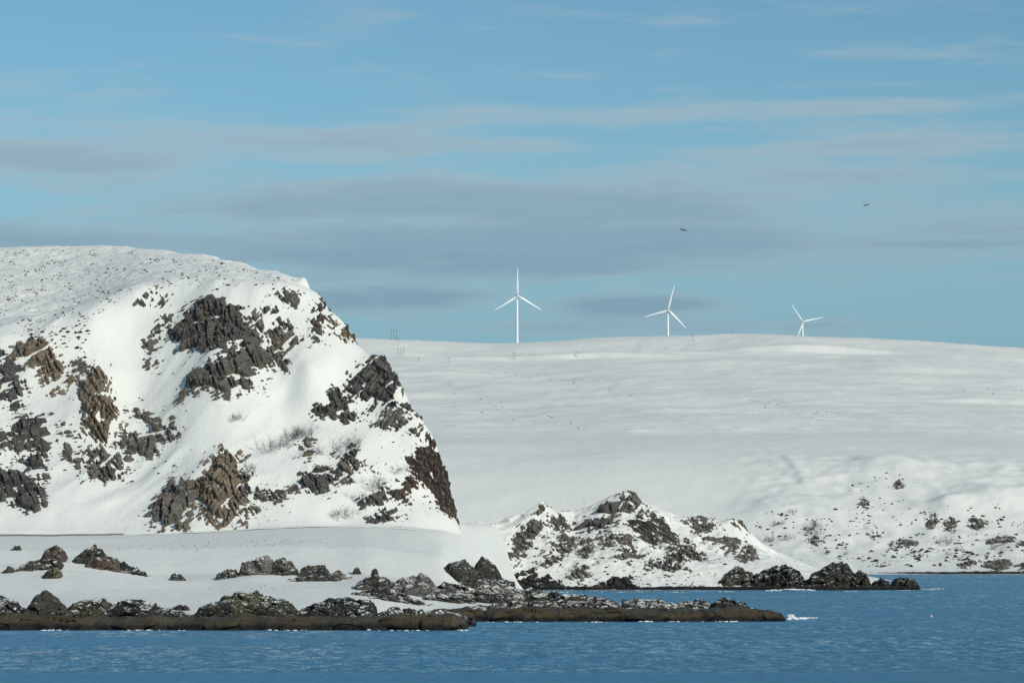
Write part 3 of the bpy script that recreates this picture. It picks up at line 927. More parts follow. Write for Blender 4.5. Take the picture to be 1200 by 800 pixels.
RH = (862, 1060, 1.0)
HG = 'crags breaking through the snow of the headland'
HEAD = [
    # polygon, material, label, cover, thick, strata, lean
    ([(205, 388), (220, 367), (240, 352), (250, 345), (265, 355), (284, 361), (291, 385), (270, 402), (240, 420), (246, 408), (226, 407), (210, 412)], M_DARK,
     'big dark crag with slanting layers just under the headland rim', -.45, 3.2, 32, 2.5),
    ([(207, 462), (220, 442), (250, 425), (275, 405), (291, 391), (310, 395), (322, 408), (322, 425), (304, 440), (298, 457), (285, 455), (265, 462), (248, 460), (232, 455), (215, 465)], M_CLIFF,
     'broad grey brown crag band below the big dark crag', -.35, 3.0, 34, 2.0),
    ([(290, 372), (308, 357), (325, 360), (335, 372), (350, 390), (351, 400), (333, 412), (342, 424), (337, 437), (325, 430), (320, 405), (300, 382)], M_CLIFF,
     'broken crag of narrow rock fingers right of the broad band', .45, 2.2, 60, .5),
    ([(318, 345), (335, 340), (356, 344), (356, 354), (346, 362), (335, 357)], M_CLIFF, 'scattered small crag right under the snow cornice at the rim', .7, 1.6, 40, 0),
    ([(359, 374), (366, 364), (376, 349), (384, 360), (385, 374), (375, 390), (365, 388)], M_CLIFF, 'small broken crag on the skyline edge below the cornice', .45, 1.8, 50, 0),
    ([(387, 384), (395, 376), (404, 381), (413, 396), (402, 397), (392, 393)], M_BROWN, 'small brownish crag on the skyline lower down the nose', .1, 1.8, 60, 0),
    ([(367, 391), (376, 389), (379, 402), (371, 399)], M_CLIFF, 'tiny crag alone in the snow under the skyline rocks', .3, 1.2, 40, 0),
    ([(363, 480), (380, 469), (396, 459), (406, 470), (415, 489), (408, 497), (390, 492), (374, 487)], M_DARK, 'dark sloping slab at the lower left of the pointed crag', -.3, 2.4, 30, 1.5),
    ([(398, 458), (415, 443), (430, 425), (444, 413), (453, 414), (455, 430), (465, 445), (472, 460), (470, 477), (455, 480), (445, 470), (436, 480), (424, 481), (411, 463)], M_DARK,
     'pointed dark crag standing on the skyline of the nose', -.15, 2.8, 42, 1.5),
    ([(448, 482), (462, 478), (474, 470), (486, 480), (497, 500), (507, 516), (494, 520), (476, 510), (458, 505), (440, 500)], M_CLIFF, 'loose scatter of rock along the nose under the pointed crag', .75, 1.8, 50, 0),
    ([(495, 520), (507, 517), (512, 535), (521, 555), (531, 588), (534, 611), (523, 602), (510, 585), (500, 570), (488, 562), (477, 543), (484, 530)], M_RUST,
     'rusty brown crag falling along the right edge of the headland', -.2, 2.8, 60, 1.5),
    ([(457, 576), (470, 568), (482, 558), (489, 566), (476, 578), (470, 586), (460, 584)], M_RUST, 'small rusty crag left of the falling rusty crag', -.1, 1.8, 30, .5),
    ([(417, 593), (430, 580), (447, 570), (457, 585), (464, 605), (446, 613), (431, 612), (434, 597)], M_DARK, 'dark broken crag at the foot of the headland nose', .4, 2.0, 35, .5),
    ([(347, 573), (365, 551), (382, 550), (390, 560), (388, 570), (377, 578), (362, 571)], M_DARK, 'dark layered crag above the road, left of its broken neighbour', -.15, 2.2, 30, 1),
    ([(388, 548), (400, 531), (415, 523), (428, 545), (426, 558), (407, 568), (400, 558), (392, 562)], M_CLIFF, 'broken crag right of the dark layered crag above the road', .3, 2.0, 40, .5),
    ([(349, 521), (358, 517), (362, 530), (353, 537)], M_CLIFF, 'small layered block alone on the snow slope', .0, 1.4, 15, 0),
    ([(181, 601), (190, 582), (202, 567), (213, 561), (226, 568), (226, 590), (220, 604), (215, 621), (197, 618), (183, 609)], M_CLIFF,
     'rounded grey brown crag at the foot of the headland slope', -.6, 3.4, 60, 2.0),
    ([(226, 570), (240, 557), (250, 545), (262, 527), (272, 530), (278, 542), (284, 560), (280, 590), (279, 610), (267, 618), (250, 606), (233, 588)], M_BROWN,
     'tall tan brown crag with a blunt peak at the slope foot', -.6, 3.4, 70, 2.5),
    ([(280, 545), (288, 552), (296, 567), (297, 582), (284, 588), (281, 570)], M_DARK, 'narrow dark crag on the right side of the tan crag', .1, 2.2, 70, .5),
    ([(281, 592), (296, 580), (315, 574), (338, 574), (332, 588), (312, 590), (297, 602), (284, 612)], M_CLIFF, 'thin straggling crag right of the tan crag', .5, 1.6, 15, 0),
    ([(92, 453), (103, 440), (110, 431), (117, 440), (124, 460), (136, 468), (136, 492), (137, 508), (121, 526), (112, 512), (99, 495), (95, 478)], M_BROWN,
     'tall olive brown crag tower in the left half of the slope', -.3, 3.0, 70, 2.0),
    ([(156, 480), (172, 483), (186, 492), (200, 494), (208, 515), (196, 520), (187, 515), (188, 535), (172, 538), (158, 532), (146, 543), (141, 520), (153, 507), (176, 503)], M_CLIFF,
     'wide broken crag right of the olive brown tower', .25, 2.2, 20, .8),
    ([(97, 531), (110, 524), (127, 536), (142, 531), (146, 548), (140, 561), (120, 566), (101, 561)], M_CLIFF, 'stubby crag group under the olive brown tower', .1, 2.2, 60, .8),
    ([(69, 521), (88, 520), (97, 535), (92, 548), (81, 540)], M_CLIFF, 'small crag left under the olive brown tower', .3, 1.6, 30, .3),
    ([(66, 496), (85, 500), (100, 510), (92, 515), (72, 506)], M_CLIFF, 'tiny rocks left of the olive brown tower', .8, 1.2, 10, 0),
    ([(18, 493), (35, 488), (51, 490), (53, 515), (54, 550), (49, 564), (38, 550), (20, 538), (17, 515)], M_DARK, 'dark upright crag near the left picture edge', -.05, 2.6, 20, 1.5),
    ([(-60, 560), (-20, 548), (0, 552), (25, 554), (40, 566), (48, 577), (43, 599), (25, 595), (0, 583), (-40, 590)], M_DARK, 'black crag cut by the left edge at the slope foot', -.4, 3.0, 20, 2.0),
    ([(19, 406), (37, 396), (62, 402), (75, 430), (86, 442), (66, 459), (50, 440), (37, 430), (22, 416)], M_BROWN, 'brown crag under the plateau edge at upper left', -.1, 2.6, 40, 1.2),
    ([(-40, 400), (0, 407), (10, 412), (28, 438), (33, 460), (22, 482), (8, 472), (-30, 460)], M_DARK, 'broken dark crag on the left picture edge', .5, 2.2, 25, .5),
    ([(-20, 505), (0, 503), (13, 504), (14, 522), (4, 526), (-15, 520)], M_DARK, 'small dark crag at the left edge, half way down', .1, 1.6, 30, 0),
    ([(161, 351), (172, 343), (190, 336), (198, 350), (205, 376), (196, 376), (185, 353), (170, 358)], M_CLIFF, 'chain of small crags left of the big dark crag', .65, 1.8, 60, 0),
    ([(165, 407), (176, 395), (186, 379), (201, 384), (195, 398), (184, 406), (187, 418), (175, 427), (168, 414)], M_CLIFF, 'small broken crag left of the broad band', .5, 1.8, 40, 0),
    ([(89, 425), (98, 423), (98, 439), (90, 437)], M_CLIFF, 'lone small crag above the olive brown tower', .2, 1.4, 50, 0),
]
for i, (poly, mat, lab, cover, thick, strata, lean) in enumerate(HEAD):
    crag(poly, H_head, RH, mat, lab, cover, thick, strata, 0.2, i + 1, 1.0, 'crag', HG, 'crag', lean * .8, .62)

RR = (985, 1120, 0.7)
RG = 'crags on the rocky hill across the inlet'
ROCKY = [
    ([(586, 653), (607, 633), (617, 618), (625, 603), (635, 593), (642, 607), (632, 620), (626, 631), (611, 646), (597, 656)], M_CLIFF, 'dark slanting crag on the left peak of the rocky hill', -.35, 1.8, 45, .5),
    ([(604, 640), (612, 626), (622, 614), (628, 622), (618, 634), (610, 646)], M_CLIFF, 'thin slab on the left ridge of the rocky hill', .1, 1.4, 50, .3),
    ([(642, 611), (655, 604), (664, 614), (659, 621), (648, 616)], M_CLIFF, 'small crag just right of the left peak', .1, 1.3, 40, .2),
    ([(629, 664), (648, 645), (662, 627), (676, 631), (665, 652), (650, 664)], M_CLIFF, 'slanting slab in the middle of the rocky hill', .2, 1.6, 48, .4),
    ([(668, 677), (679, 664), (686, 648), (693, 655), (689, 668), (679, 682)], M_CLIFF, 'steep slab low in the notch between both peaks', .1, 1.5, 55, .3),
    ([(678, 630), (688, 630), (690, 646), (681, 650)], M_CLIFF, 'upright block in the notch between both peaks', .05, 1.3, 70, .2),
    ([(671, 622), (700, 600), (725, 581), (729, 588), (723, 607), (708, 623), (690, 621)], M_DARK, 'big dark slab leading up to the right peak', -.25, 2.0, 40, .8),
    ([(729, 581), (740, 577), (751, 588), (757, 603), (746, 601), (732, 596)], M_CLIFF, 'knobbly rocks on top of the right peak', .0, 1.6, 40, .2),
    ([(737, 611), (750, 604), (761, 605), (770, 625), (766, 641), (746, 629)], M_CLIFF, 'leaning slab right of the right peak', .0, 1.7, 120, .4),
    ([(769, 605), (778, 606), (791, 634), (783, 641), (770, 628)], M_CLIFF, 'outermost narrow slab right of the right peak', -.05, 1.6, 115, .4),
    ([(704, 631), (720, 624), (741, 630), (739, 638), (712, 641)], M_CLIFF, 'flat broken crag under the big dark slab', .2, 1.4, 15, .2),
    ([(719, 653), (734, 642), (743, 648), (758, 656), (736, 658)], M_CLIFF, 'low crag on the snow under the right peak', .15, 1.2, 20, .2),
    ([(759, 662), (777, 655), (790, 641), (801, 650), (796, 666), (771, 667)], M_CLIFF, 'stout crag on the right shoulder of the rocky hill', -.1, 1.6, 60, .4),
    ([(588, 684), (605, 674), (625, 668), (645, 678), (660, 690), (610, 690)], M_SHORE_DARK, 'dark shore crag under the left peak', .15, 1.6, 20, .3),
    ([(705, 684), (720, 676), (735, 675), (742, 688), (708, 690)], M_SHORE_DARK, 'dark rounded crag at the water under the right peak', .1, 1.4, 20, .3),
    ([(803, 614), (814, 604), (824, 606), (832, 614), (836, 622), (816, 624)], M_CLIFF, 'small ragged crag right of the rocky hill', .35, 1.2, 40, .2),
    ([(860, 607), (869, 602), (871, 614), (862, 615)], M_CLIFF, 'pointed little crag standing above the snow saddle', .0, 1.2, 60, .2),
    ([(867, 649), (879, 641), (884, 655), (870, 657)], M_CLIFF, 'small crag on the snow behind the shore mounds', .1, 1.2, 40, .2),
    ([(796, 644), (806, 632), (820, 648), (824, 657), (806, 656)], M_CLIFF, 'ragged crag on the snowy right shoulder', .2, 1.3, 50, .2),
    ([(844, 640), (856, 636), (868, 642), (858, 648)], M_CLIFF, 'low ragged crag on the right snow saddle', .4, 1.0, 20, .1),
    ([(822, 630), (850, 632), (870, 634), (850, 637), (825, 636)], M_CLIFF, 'thin line of rock along the saddle edge', .0, 1.0, 0, .1),
]
for i, (poly, mat, lab, cover, thick, strata, lean) in enumerate(ROCKY):
    crag(poly, H_rocky, RR, mat, lab, cover - .2, thick, strata, 0.2, i + 60, 1.0, 'crag', RG, 'crag', lean, .55)

RF = (1560, 2100, 3.0)
FG = 'rock patches on the slope above the far shore'
FAR = [
    ([(1044, 636), (1056, 632), (1072, 634), (1070, 640), (1052, 642)], 'dark flat rock patch on the far slope left of the round knoll'),
    ([(1153, 636), (1170, 629), (1188, 630), (1182, 638), (1158, 639)], 'dark flat rock patch near the right edge above the far shore'),
    ([(1106, 612), (1113, 606), (1120, 610), (1116, 624), (1108, 622)], 'dark rocks on the face of the round snowy knoll'),
    ([(1086, 612), (1096, 602), (1100, 612), (1090, 620)], 'thin broken rocks on the left of the round knoll'),
    ([(1135, 616), (1142, 608), (1154, 614), (1144, 620)], 'dark rocks at the left end of the wide knoll'),
    ([(1007, 590), (1015, 583), (1020, 592), (1012, 596)], 'little dark rock group high on the far slope'),
    ([(1050, 566), (1054, 562), (1056, 572), (1051, 573)], 'single dark rock on the crest of the far slope'),
    ([(947, 634), (955, 628), (962, 634), (954, 640)], 'dark block low on the far slope beside shrubs'),
    ([(1124, 662), (1136, 656), (1142, 660), (1132, 666)], 'small snowy rock just above the far beach'),
    ([(1152, 664), (1162, 657), (1178, 656), (1186, 662), (1170, 668)], 'wide snowy rock just above the far beach'),
    ([(1195, 662), (1204, 658), (1212, 664), (1200, 672)], 'dark boulder at the right picture edge above the far beach'),
    ([(1021, 627), (1028, 622), (1030, 629), (1024, 632)], 'small dark rock left of the flat rock patch'),
    ([(1194, 634), (1206, 632), (1208, 640), (1196, 640)], 'dark rock cut by the right picture edge'),
]
for i, (poly, lab) in enumerate(FAR):
    crag(poly, H_far, RF, M_CLIFF, lab, -.05, 1.6, 20, 0.4, i + 100, .9, 'rock', FG, 'rock_patch', .3, .6)


# ------------------------------------------------------------------ shore rocks and ledges
def mound(name, crest, Yc, base_py, tf, tb, mat, label, cat='rock', group=None, seed=1, rough=1.0, boxy=.6, res=0.22, slant=0.4, bottom=None, unit=1.0):
    """a rock mass: crest profile from the photo, rounded front and back, blocky relief"""
    crest = np.array(crest, float)
    w0 = np.ptp(crest[:, 0])
    if bottom is None:
        ext = min(.4 * w0, 16)
        crest = np.vstack([[crest[0, 0] - ext, base_py + 3], crest, [crest[-1, 0] + ext, base_py + 3]])
    X = np.array([at(px, py, Yc)[0] for px, py in crest])
    Zt = np.array([at(px, py, Yc)[2] for px, py in crest])
    if bottom is None:
        fx = np.linspace(at(crest[0, 0], 0, Yc)[0], at(crest[-1, 0], 0, Yc)[0], 12)
        zb = min(H_low(fx, fx * 0 + Yc + o_).min() for o_ in (-tf, 0, tb)) - .7
    else:
        zb = bottom
    xs = np.arange(X.min() - .3, X.max() + .3, res)
    zt = np.interp(xs, X, Zt, left=zb, right=zb)
    zt += .12 * unit * ridged(p2(xs * .9 / unit, xs * 0 + seed, 1), 2, 4) + .10 * unit * perlin(p2(xs * 1.1 / unit, xs * 0 + seed, 1)) + .25 * unit * perlin(p2(xs * .45 / unit, xs * 0 + seed, 1), 3)
    endf = sm(np.minimum(xs - xs.min(), xs.max() - xs), 0, 1.2 * unit)
    zt = zb + (zt - zb) * endf
    nth = max(18, int((np.ptp(zt) + (tf + tb) * .6) / res))
    th = np.linspace(0.02, math.pi - 0.02, nth)
    gx, gt = np.meshgrid(xs, th, indexing='ij')
    H = (np.repeat(zt[:, None], nth, 1) - zb)
    yo = -np.cos(gt)
    wdt = np.clip(np.repeat(endf[:, None], nth, 1), .15, 1) ** .5
    wob = 1 + .22 * perlin(p2(xs * .09 / unit, xs * 0 + seed, 1), 7) + .10 * perlin(p2(xs * .4 / unit, xs * 0 + seed, 1), 8)
    yo = np.where(yo < 0, -np.abs(yo) ** .9 * tf, yo * tb) * wdt * wob[:, None]
    z = zb + H * np.sin(gt) ** boxy
    P = np.stack([gx.ravel(), (Yc + yo).ravel(), z.ravel()], 1)
    hh = np.clip(H.ravel(), 0, 2.5 * unit) / (2.5 * unit)
    K = 1 / unit
    o = seed * 5.3
    # relief: slanting slabs, blocks, cracks
    c, s = math.cos(slant), math.sin(slant)
    q = np.stack([P[:, 0] * c + P[:, 2] * s, P[:, 1] * .7, -P[:, 0] * s + P[:, 2] * c], 1)
    f1, f2, idv, fac = worley(q * np.array([.26, .30, .55]) * K + o, 4)
    blk = (idv - .5) * sm(f2 - f1, 0, .15) - .55 * (1 - sm(f2 - f1, 0, .12)) + .70 * fac
    g1, g2, idg, fag = worley(q * np.array([1.1, 1.1, 2.0]) * K + o, 6)
    blk2 = (idg - .5) - .4 * (1 - sm(g2 - g1, 0, .12)) + .35 * fag
    nn = fbm(P * .35 * K + o, 4, 61) + .8 * fbm(P * .13 * K + o, 2, 62)
    d = rough * unit * hh * (1.0 * blk + .20 * blk2 + .55 * nn)
    nrm = np.stack([.25 * perlin(P * .3 * K, 9), -np.cos(gt.ravel()), np.sin(gt.ravel()) * .8 * np.where(d > 0, .72, 1.0)], 1)
    P = P + d[:, None] * nrm
    ob = mesh_np(name, P, grid_quads(len(xs), nth), mat, False)
    ob.data.flip_normals()
    recenter(ob)
    return tag(ob, label, cat, group)


# tidal ledges covered in brown weed
LG = 'weed covered tidal ledges'
mound('tidal_ledge', [(-260, 722), (-60, 722), (60, 723), (200, 723), (330, 723), (430, 724), (470, 727)], 530, 737, 15.5, 22, M_WEED, 'long brown weed covered ledge along the water at left', 'ledge', LG, 1, .55, .36, .24, .1, -1.0, 1.8)
mound('tidal_ledge', [(428, 728), (440, 724), (470, 721), (505, 720), (530, 722), (545, 728), (556, 735)], 528, 737, 14, 20, M_WEED, 'short olive ledge with a low dark tip by the water', 'ledge', LG, 2, .55, .5, .24, .1, -1.0, 1.8)
mound('tidal_ledge', [(490, 717), (560, 714), (640, 713), (720, 714), (800, 714), (850, 713), (880, 714), (900, 716), (912, 717), (922, 722)], 588, 727, 13.5, 20, M_WEED, 'long brown weed covered ledge reaching out into the sea', 'ledge', LG, 3, .55, .38, .24, .1, -1.0, 1.8)
mound('tidal_ledge', [(600, 687), (650, 687), (700, 686), (760, 687), (830, 686)], 1002, 691, 6, 8, M_WEED, 'thin black ledge at the foot of the rocky hill', 'ledge', LG, 4, .4, .5, .4, .1, -1.0)
mound('tidal_ledge', [(820, 687), (900, 687), (1000, 687), (1060, 687), (1080, 690)], 998, 692, 6, 8, M_WEED, 'thin black ledge under the two shore mounds', 'ledge', LG, 5, .4, .5, .4, .1, -1.0)
mound('tidal_ledge', [(1000, 671), (1060, 670), (1120, 669.5), (1160, 669), (1200, 669.5), (1290, 669), (1380, 670)], 1566, 673, 5, 6, M_WEED, 'thin dark beach line across the bay at right', 'ledge', LG, 6, .5, .6, .6, .1, -1.0)

SG = 'rocks along the near shore'
SHORE = [
    ([(-120, 712), (-60, 700), (-30, 706), (0, 699), (10, 702), (20, 708), (32, 714), (46, 720)], 546, 723, 9, 10, M_SHORE_DARK, 'low dark shore rock at the left picture edge'),
    ([(30, 717), (40, 704), (47, 696), (56, 693), (63, 699), (72, 710), (84, 718)], 548, 723, 8, 9, M_SHORE, 'small peaked snowy rock second from the left on the shore'),
    ([(72, 720), (85, 709), (98, 704), (112, 703), (122, 702), (130, 708), (142, 719)], 546, 723, 9, 9, M_LICHEN, 'rounded olive shore rock behind the left ledge'),
    ([(124, 720), (135, 707), (150, 702), (166, 703), (182, 709), (192, 715), (208, 721)], 546, 723, 9, 9, M_SHORE_DARK, 'dark snow streaked shore rock right of the olive one'),
    ([(228, 722), (238, 711), (248, 706), (258, 704), (266, 697), (285, 693), (300, 694), (311, 699), (326, 702), (340, 707), (352, 719)], 545, 724, 10, 10, M_LICHEN, 'large hump of rock with yellow green lichen on the shore'),
    ([(344, 722), (356, 713), (367, 708), (380, 704), (395, 701), (406, 699), (420, 704), (434, 702), (439, 708), (442, 721)], 545, 724, 9, 9, M_SHORE_DARK, 'dark wedge shaped shore rock with snow streaks'),
    ([(438, 722), (452, 715), (464, 713), (480, 714), (500, 716), (530, 719), (545, 721)], 545, 724, 7, 7, M_SHORE_DARK, 'flat black rock behind the olive ledge'),
    ([(204, 712), (210, 708), (217, 709), (222, 713)], None, 714, 2, 2, M_SHORE, 'tiny rock in the snow left of the lichen hump'),
    ([(412, 706), (416, 690), (420, 681), (430, 677), (440, 675), (452, 677), (462, 684), (472, 694)], 628, 704, 7, 8, M_SHORE, 'blocky brown grey rock above the flat snow ledge'),
    ([(452, 700), (462, 684), (472, 676), (484, 674), (494, 672), (504, 677), (512, 690), (520, 703)], 632, 704, 8, 8, M_CLIFF, 'brownish rounded rock in the middle of the low ridge'),
    ([(498, 705), (508, 690), (520, 682), (535, 685), (548, 689), (556, 704)], 628, 708, 7, 8, M_SHORE, 'low broken rock right of the brownish rounded rock'),
    ([(540, 706), (550, 692), (565, 685), (585, 684), (600, 688), (612, 691), (622, 706)], 626, 710, 8, 8, M_CLIFF, 'long brown snow dusted rock ending the low ridge'),
    ([(610, 711), (618, 698), (630, 694), (642, 696), (650, 711)], 610, 713, 5, 6, M_LICHEN, 'pale olive boulder beside the open inlet'),
    ([(640, 712), (655, 698), (680, 697), (700, 699), (717, 702), (724, 711)], 612, 713, 6, 6, M_SHORE_DARK, 'low black rock with a flat top next to the olive boulder'),
    ([(715, 712), (730, 704), (750, 702), (775, 703), (790, 711)], 606, 713, 6, 7, M_SHORE, 'snowy low rock in the middle of the outer ledge'),
    ([(780, 712), (800, 704), (820, 703), (832, 706), (838, 712)], 606, 713, 6, 7, M_SHORE_DARK, 'snow sprinkled dark rock near the end of the outer ledge'),
    ([(830, 713), (838, 703), (848, 701), (858, 704), (868, 706), (877, 710), (880, 714)], 603, 714, 5, 6, M_SHORE_DARK, 'last black rock on the outer ledge before the breaking wave'),
    ([(540, 712), (580, 707), (620, 704), (660, 705), (700, 706), (740, 708), (780, 708), (820, 710), (840, 713)], 603, 714, 6, 8, M_SHORE, 'long bank of snowy rubble on the outer ledge'),
    ([(400, 706), (420, 701), (450, 699), (480, 703), (500, 706)], 605, 707, 3, 4, M_SHORE, 'strip of half buried rocks in front of the low ridge'),
    ([(512, 676), (520, 666), (527, 660), (545, 657), (556, 666), (560, 678)], None, 680, 6, 8, M_SHORE, 'olive grey outcrop at the left foot of the rocky hill'),
    ([(550, 676), (557, 661), (565, 652), (572, 656), (580, 662), (590, 678)], None, 680, 6, 8, M_SHORE, 'olive grey block between outcrop and rocky hill'),
    ([(530, 686), (548, 678), (560, 674), (575, 677), (592, 680), (604, 690)], None, 690, 6, 8, M_SHORE_DARK, 'dark low rocks in front of the olive grey block'),
    ([(150, 722), (176, 712), (200, 714), (232, 722)], 543, 723, 6, 7, M_SHORE_DARK, 'low black shelf of rock left of the lichen hump'),
    ([(400, 702), (425, 691), (450, 688), (474, 696)], 612, 702, 5, 6, M_SHORE, 'half buried rock in front of the blocky brown grey one'),
    ([(470, 707), (500, 698), (540, 699), (562, 708)], 614, 709, 5, 6, M_SHORE, 'snow dusted rock in front of the low broken one'),
    ([(576, 704), (598, 692), (624, 690), (652, 694), (664, 706)], 640, 706, 6, 7, M_SHORE_DARK, 'dark rock behind the pale olive boulder at the inlet'),
    ([(436, 702), (462, 687), (492, 684), (522, 690), (542, 702)], 621, 706, 5, 6, M_CLIFF, 'long low brown rock in the front of the low ridge'),
    ([(505, 708), (530, 694), (560, 691), (590, 696), (612, 708)], 618, 710, 5, 6, M_SHORE, 'flat snow dusted rock closing the low ridge towards the sea'),
    ([(330, 683), (350, 676), (376, 674), (402, 679), (418, 686)], 652, 686, 4, 5, M_SHORE, 'flat rock in front of the knobbly rock of the middle ridge'),
    # ridges in the snow
    ([(20, 668), (28, 660), (42, 656), (56, 655), (70, 655), (76, 668)], 642, 670, 5, 6, M_SHORE, 'flat olive grey rock on the left snow ridge'),
    ([(48, 656), (54, 645), (66, 638), (74, 644), (80, 656)], 652, 656, 4, 5, M_RUST, 'reddish dark rock on top of the left snow ridge'),
    ([(46, 686), (51, 674), (57, 666), (65, 663), (72, 670), (76, 684)], 628, 684, 3, 4, M_LICHEN, 'small pinnacle with lichen standing in the snow at left'),
    ([(84, 660), (92, 650), (101, 643), (110, 639), (120, 644), (126, 656)], 652, 662, 5, 6, M_SHORE, 'rounded rock right of the reddish one on the snow ridge'),
    ([(96, 664), (110, 655), (126, 652), (136, 655), (142, 664)], 647, 665, 4, 5, M_RUST, 'low dark rock under the rounded rock of the snow ridge'),
    ([(136, 667), (144, 658), (156, 664), (168, 671), (178, 677)], 648, 676, 4, 5, M_SHORE_DARK, 'tapering dark rock ending the left snow ridge'),
    ([(14, 643), (18, 639), (23, 640), (25, 643.5)], None, 644, 1.5, 2, M_SHORE, 'tiny lone rock in the snow at far left'),
    ([(5, 669), (10, 663), (16, 666), (18, 670)], None, 670, 1.5, 2, M_SHORE, 'tiny rock low in the snow near the left edge'),
    ([(195, 680), (202, 673), (211, 672), (218, 679)], None, 680, 2.5, 3, M_SHORE, 'small grey rock between both snow ridges'),
    ([(242, 682), (254, 675), (266, 668), (277, 668), (284, 682)], 662, 682, 5, 5, M_SHORE, 'grey rock at the left end of the middle rock ridge'),
    ([(276, 682), (284, 660), (296, 656), (312, 652), (320, 657), (316, 682)], 664, 682, 5, 6, M_CLIFF, 'smooth brown slab on the middle rock ridge'),
    ([(310, 682), (318, 660), (328, 653), (340, 657), (348, 667), (352, 682)], 664, 683, 5, 6, M_SHORE, 'dark block right of the smooth brown slab'),
    ([(346, 682), (353, 667), (362, 663), (372, 662), (380, 661), (386, 670), (390, 683)], 662, 684, 5, 5, M_SHORE, 'knobbly rock right in the middle rock ridge'),
    ([(376, 684), (386, 672), (398, 668), (412, 676), (420, 684)], 658, 685, 4, 5, M_CLIFF, 'low brown rock ending the middle rock ridge'),
    ([(413, 671), (416, 665), (420, 664), (423, 671)], None, 672, 1.6, 2, M_SHORE, 'small dark boulder on the snow above the low ridge'),
    ([(434, 677), (436, 668), (440, 666), (443, 668), (444, 677)], None, 677, 1.8, 2, M_LICHEN, 'round olive boulder perched on the low ridge'),
]
for i, (crest, Yc, by, tf, tb, mat, lab) in enumerate(SHORE):
    if Yc is None:
        Yc = float(cast([sum(q[0] for q in crest) / len(crest)], [by], H_low, 520, 900, 1.0)[0, 1])
    small = min(1.0, (max(q[0] for q in crest) - min(q[0] for q in crest)) / 28.)
    mound('shore_rock', crest, Yc, by, tf, tb, mat, lab, 'rock', SG, i + 10, .95, .8, 0.15, .5 if i % 3 else -.3, None, max(.3, .72 * small))

MG = 'dark mounds at the water below the far snow'
FARSHORE = [
    ([(832, 690), (842, 679), (855, 669), (865, 663), (873, 668), (882, 672), (890, 684)], 1010, 690, 8, 10, M_SHORE, 'dark knobbly rock left in the double shore mound'),
    ([(872, 690), (884, 674), (905, 665), (922, 663), (934, 668), (941, 676), (946, 690)], 1008, 690, 9, 10, M_SHORE_DARK, 'black snow speckled mound at the water'),
    ([(938, 690), (950, 675), (963, 666), (976, 660), (985, 658), (994, 663), (1002, 673), (1008, 668), (1014, 672), (1021, 690)], 1008, 690, 9, 10, M_SHORE, 'greenish peaked mound at the water with a snow gully'),
    ([(1018, 691), (1024, 681), (1032, 677), (1040, 682), (1046, 690)], 1003, 691, 5, 5, M_SHORE_DARK, 'small black rock just off the peaked mound'),
    ([(1038, 691), (1048, 680), (1056, 676), (1066, 678), (1074, 682), (1079, 690)], 1003, 691, 5, 5, M_SHORE_DARK, 'flat black skerry at the end of the point'),
    ([(1003, 692), (1030, 688.5), (1060, 688), (1079, 691)], 994, 692, 4, 4, M_WEED, 'brown weed covered shelf in front of the skerries'),
]
for i, (crest, Yc, by, tf, tb, mat, lab) in enumerate(FARSHORE):
    mound('shore_mound', crest, Yc, by, tf, tb, mat, lab, 'rock', MG, i + 70, 1.3, .75, 0.26, .6, -1.0, .85)


# ------------------------------------------------------------------ loose stones (uncountable)
def stone_field(name, pts, sizes, mat, label, flat=.6, seed=3):
    r = np.random.RandomState(seed)
    base = np.array([(1, 0, 0), (.3, .9, .1), (-.8, .5, 0), (-.7, -.6, .1), (.4, -.9, 0), (.1, .1, .75), (-.1, 0, -.7)], float)
    tri = np.array([(0, 1, 5), (1, 2, 5), (2, 3, 5), (3, 4, 5), (4, 0, 5), (1, 0, 6), (2, 1, 6), (3, 2, 6), (4, 3, 6), (0, 4, 6)])
    V, T = [], []
    for k, (p, s) in enumerate(zip(pts, sizes)):
        a = r.rand() * 6.28
        j = base * (1 + .5 * (r.rand(7, 1) - .5)) * s
        j = j * np.array([1.3, 1.0, flat * (1 + r.rand())])
        x = j[:, 0] * math.cos(a) - j[:, 1] * math.sin(a)
        y = j[:, 0] * math.sin(a) + j[:, 1] * math.cos(a)
        V.append(np.stack([x, y, j[:, 2]], 1) + p + np.array([0, 0, s * .12]))
        T.append(tri + 7 * k)
    return struct(mesh_np(name, np.concatenate(V), np.concatenate(T), mat, False), label, 'stuff')


def scatter(poly, n, Hf, rng_, smin, smax, seed, clump=.06, thr=.05, power=3.0):
    r = np.random.RandomState(seed)
    poly = np.array(poly, float)
    mn, mx = poly.min(0), poly.max(0)
    q = mn + r.rand(n * 6, 2) * (mx - mn)
    q = q[sdist(q, poly) > 0]
    v = fbm(np.stack([q[:, 0] * clump, q[:, 1] * clump * 2.5, 0 * q[:, 0] + seed], 1), 3, 71)
    q = q[v + .25 * (r.rand(len(q)) - .5) > thr][:n]
    if len(q) == 0:
        return np.zeros((0, 3)), np.zeros(0)
    W = cast(q[:, 0], q[:, 1], Hf, *rng_)
    return W, smin + (smax - smin) * r.rand(len(W)) ** power


def multi(name, jobs, mat, label, seed):
    P, Z = [], []
    for j in jobs:
        a, b = scatter(*j)
        P.append(a)
        Z.append(b)
    return stone_field(name, np.concatenate(P), np.concatenate(Z), mat, label, .5, seed)


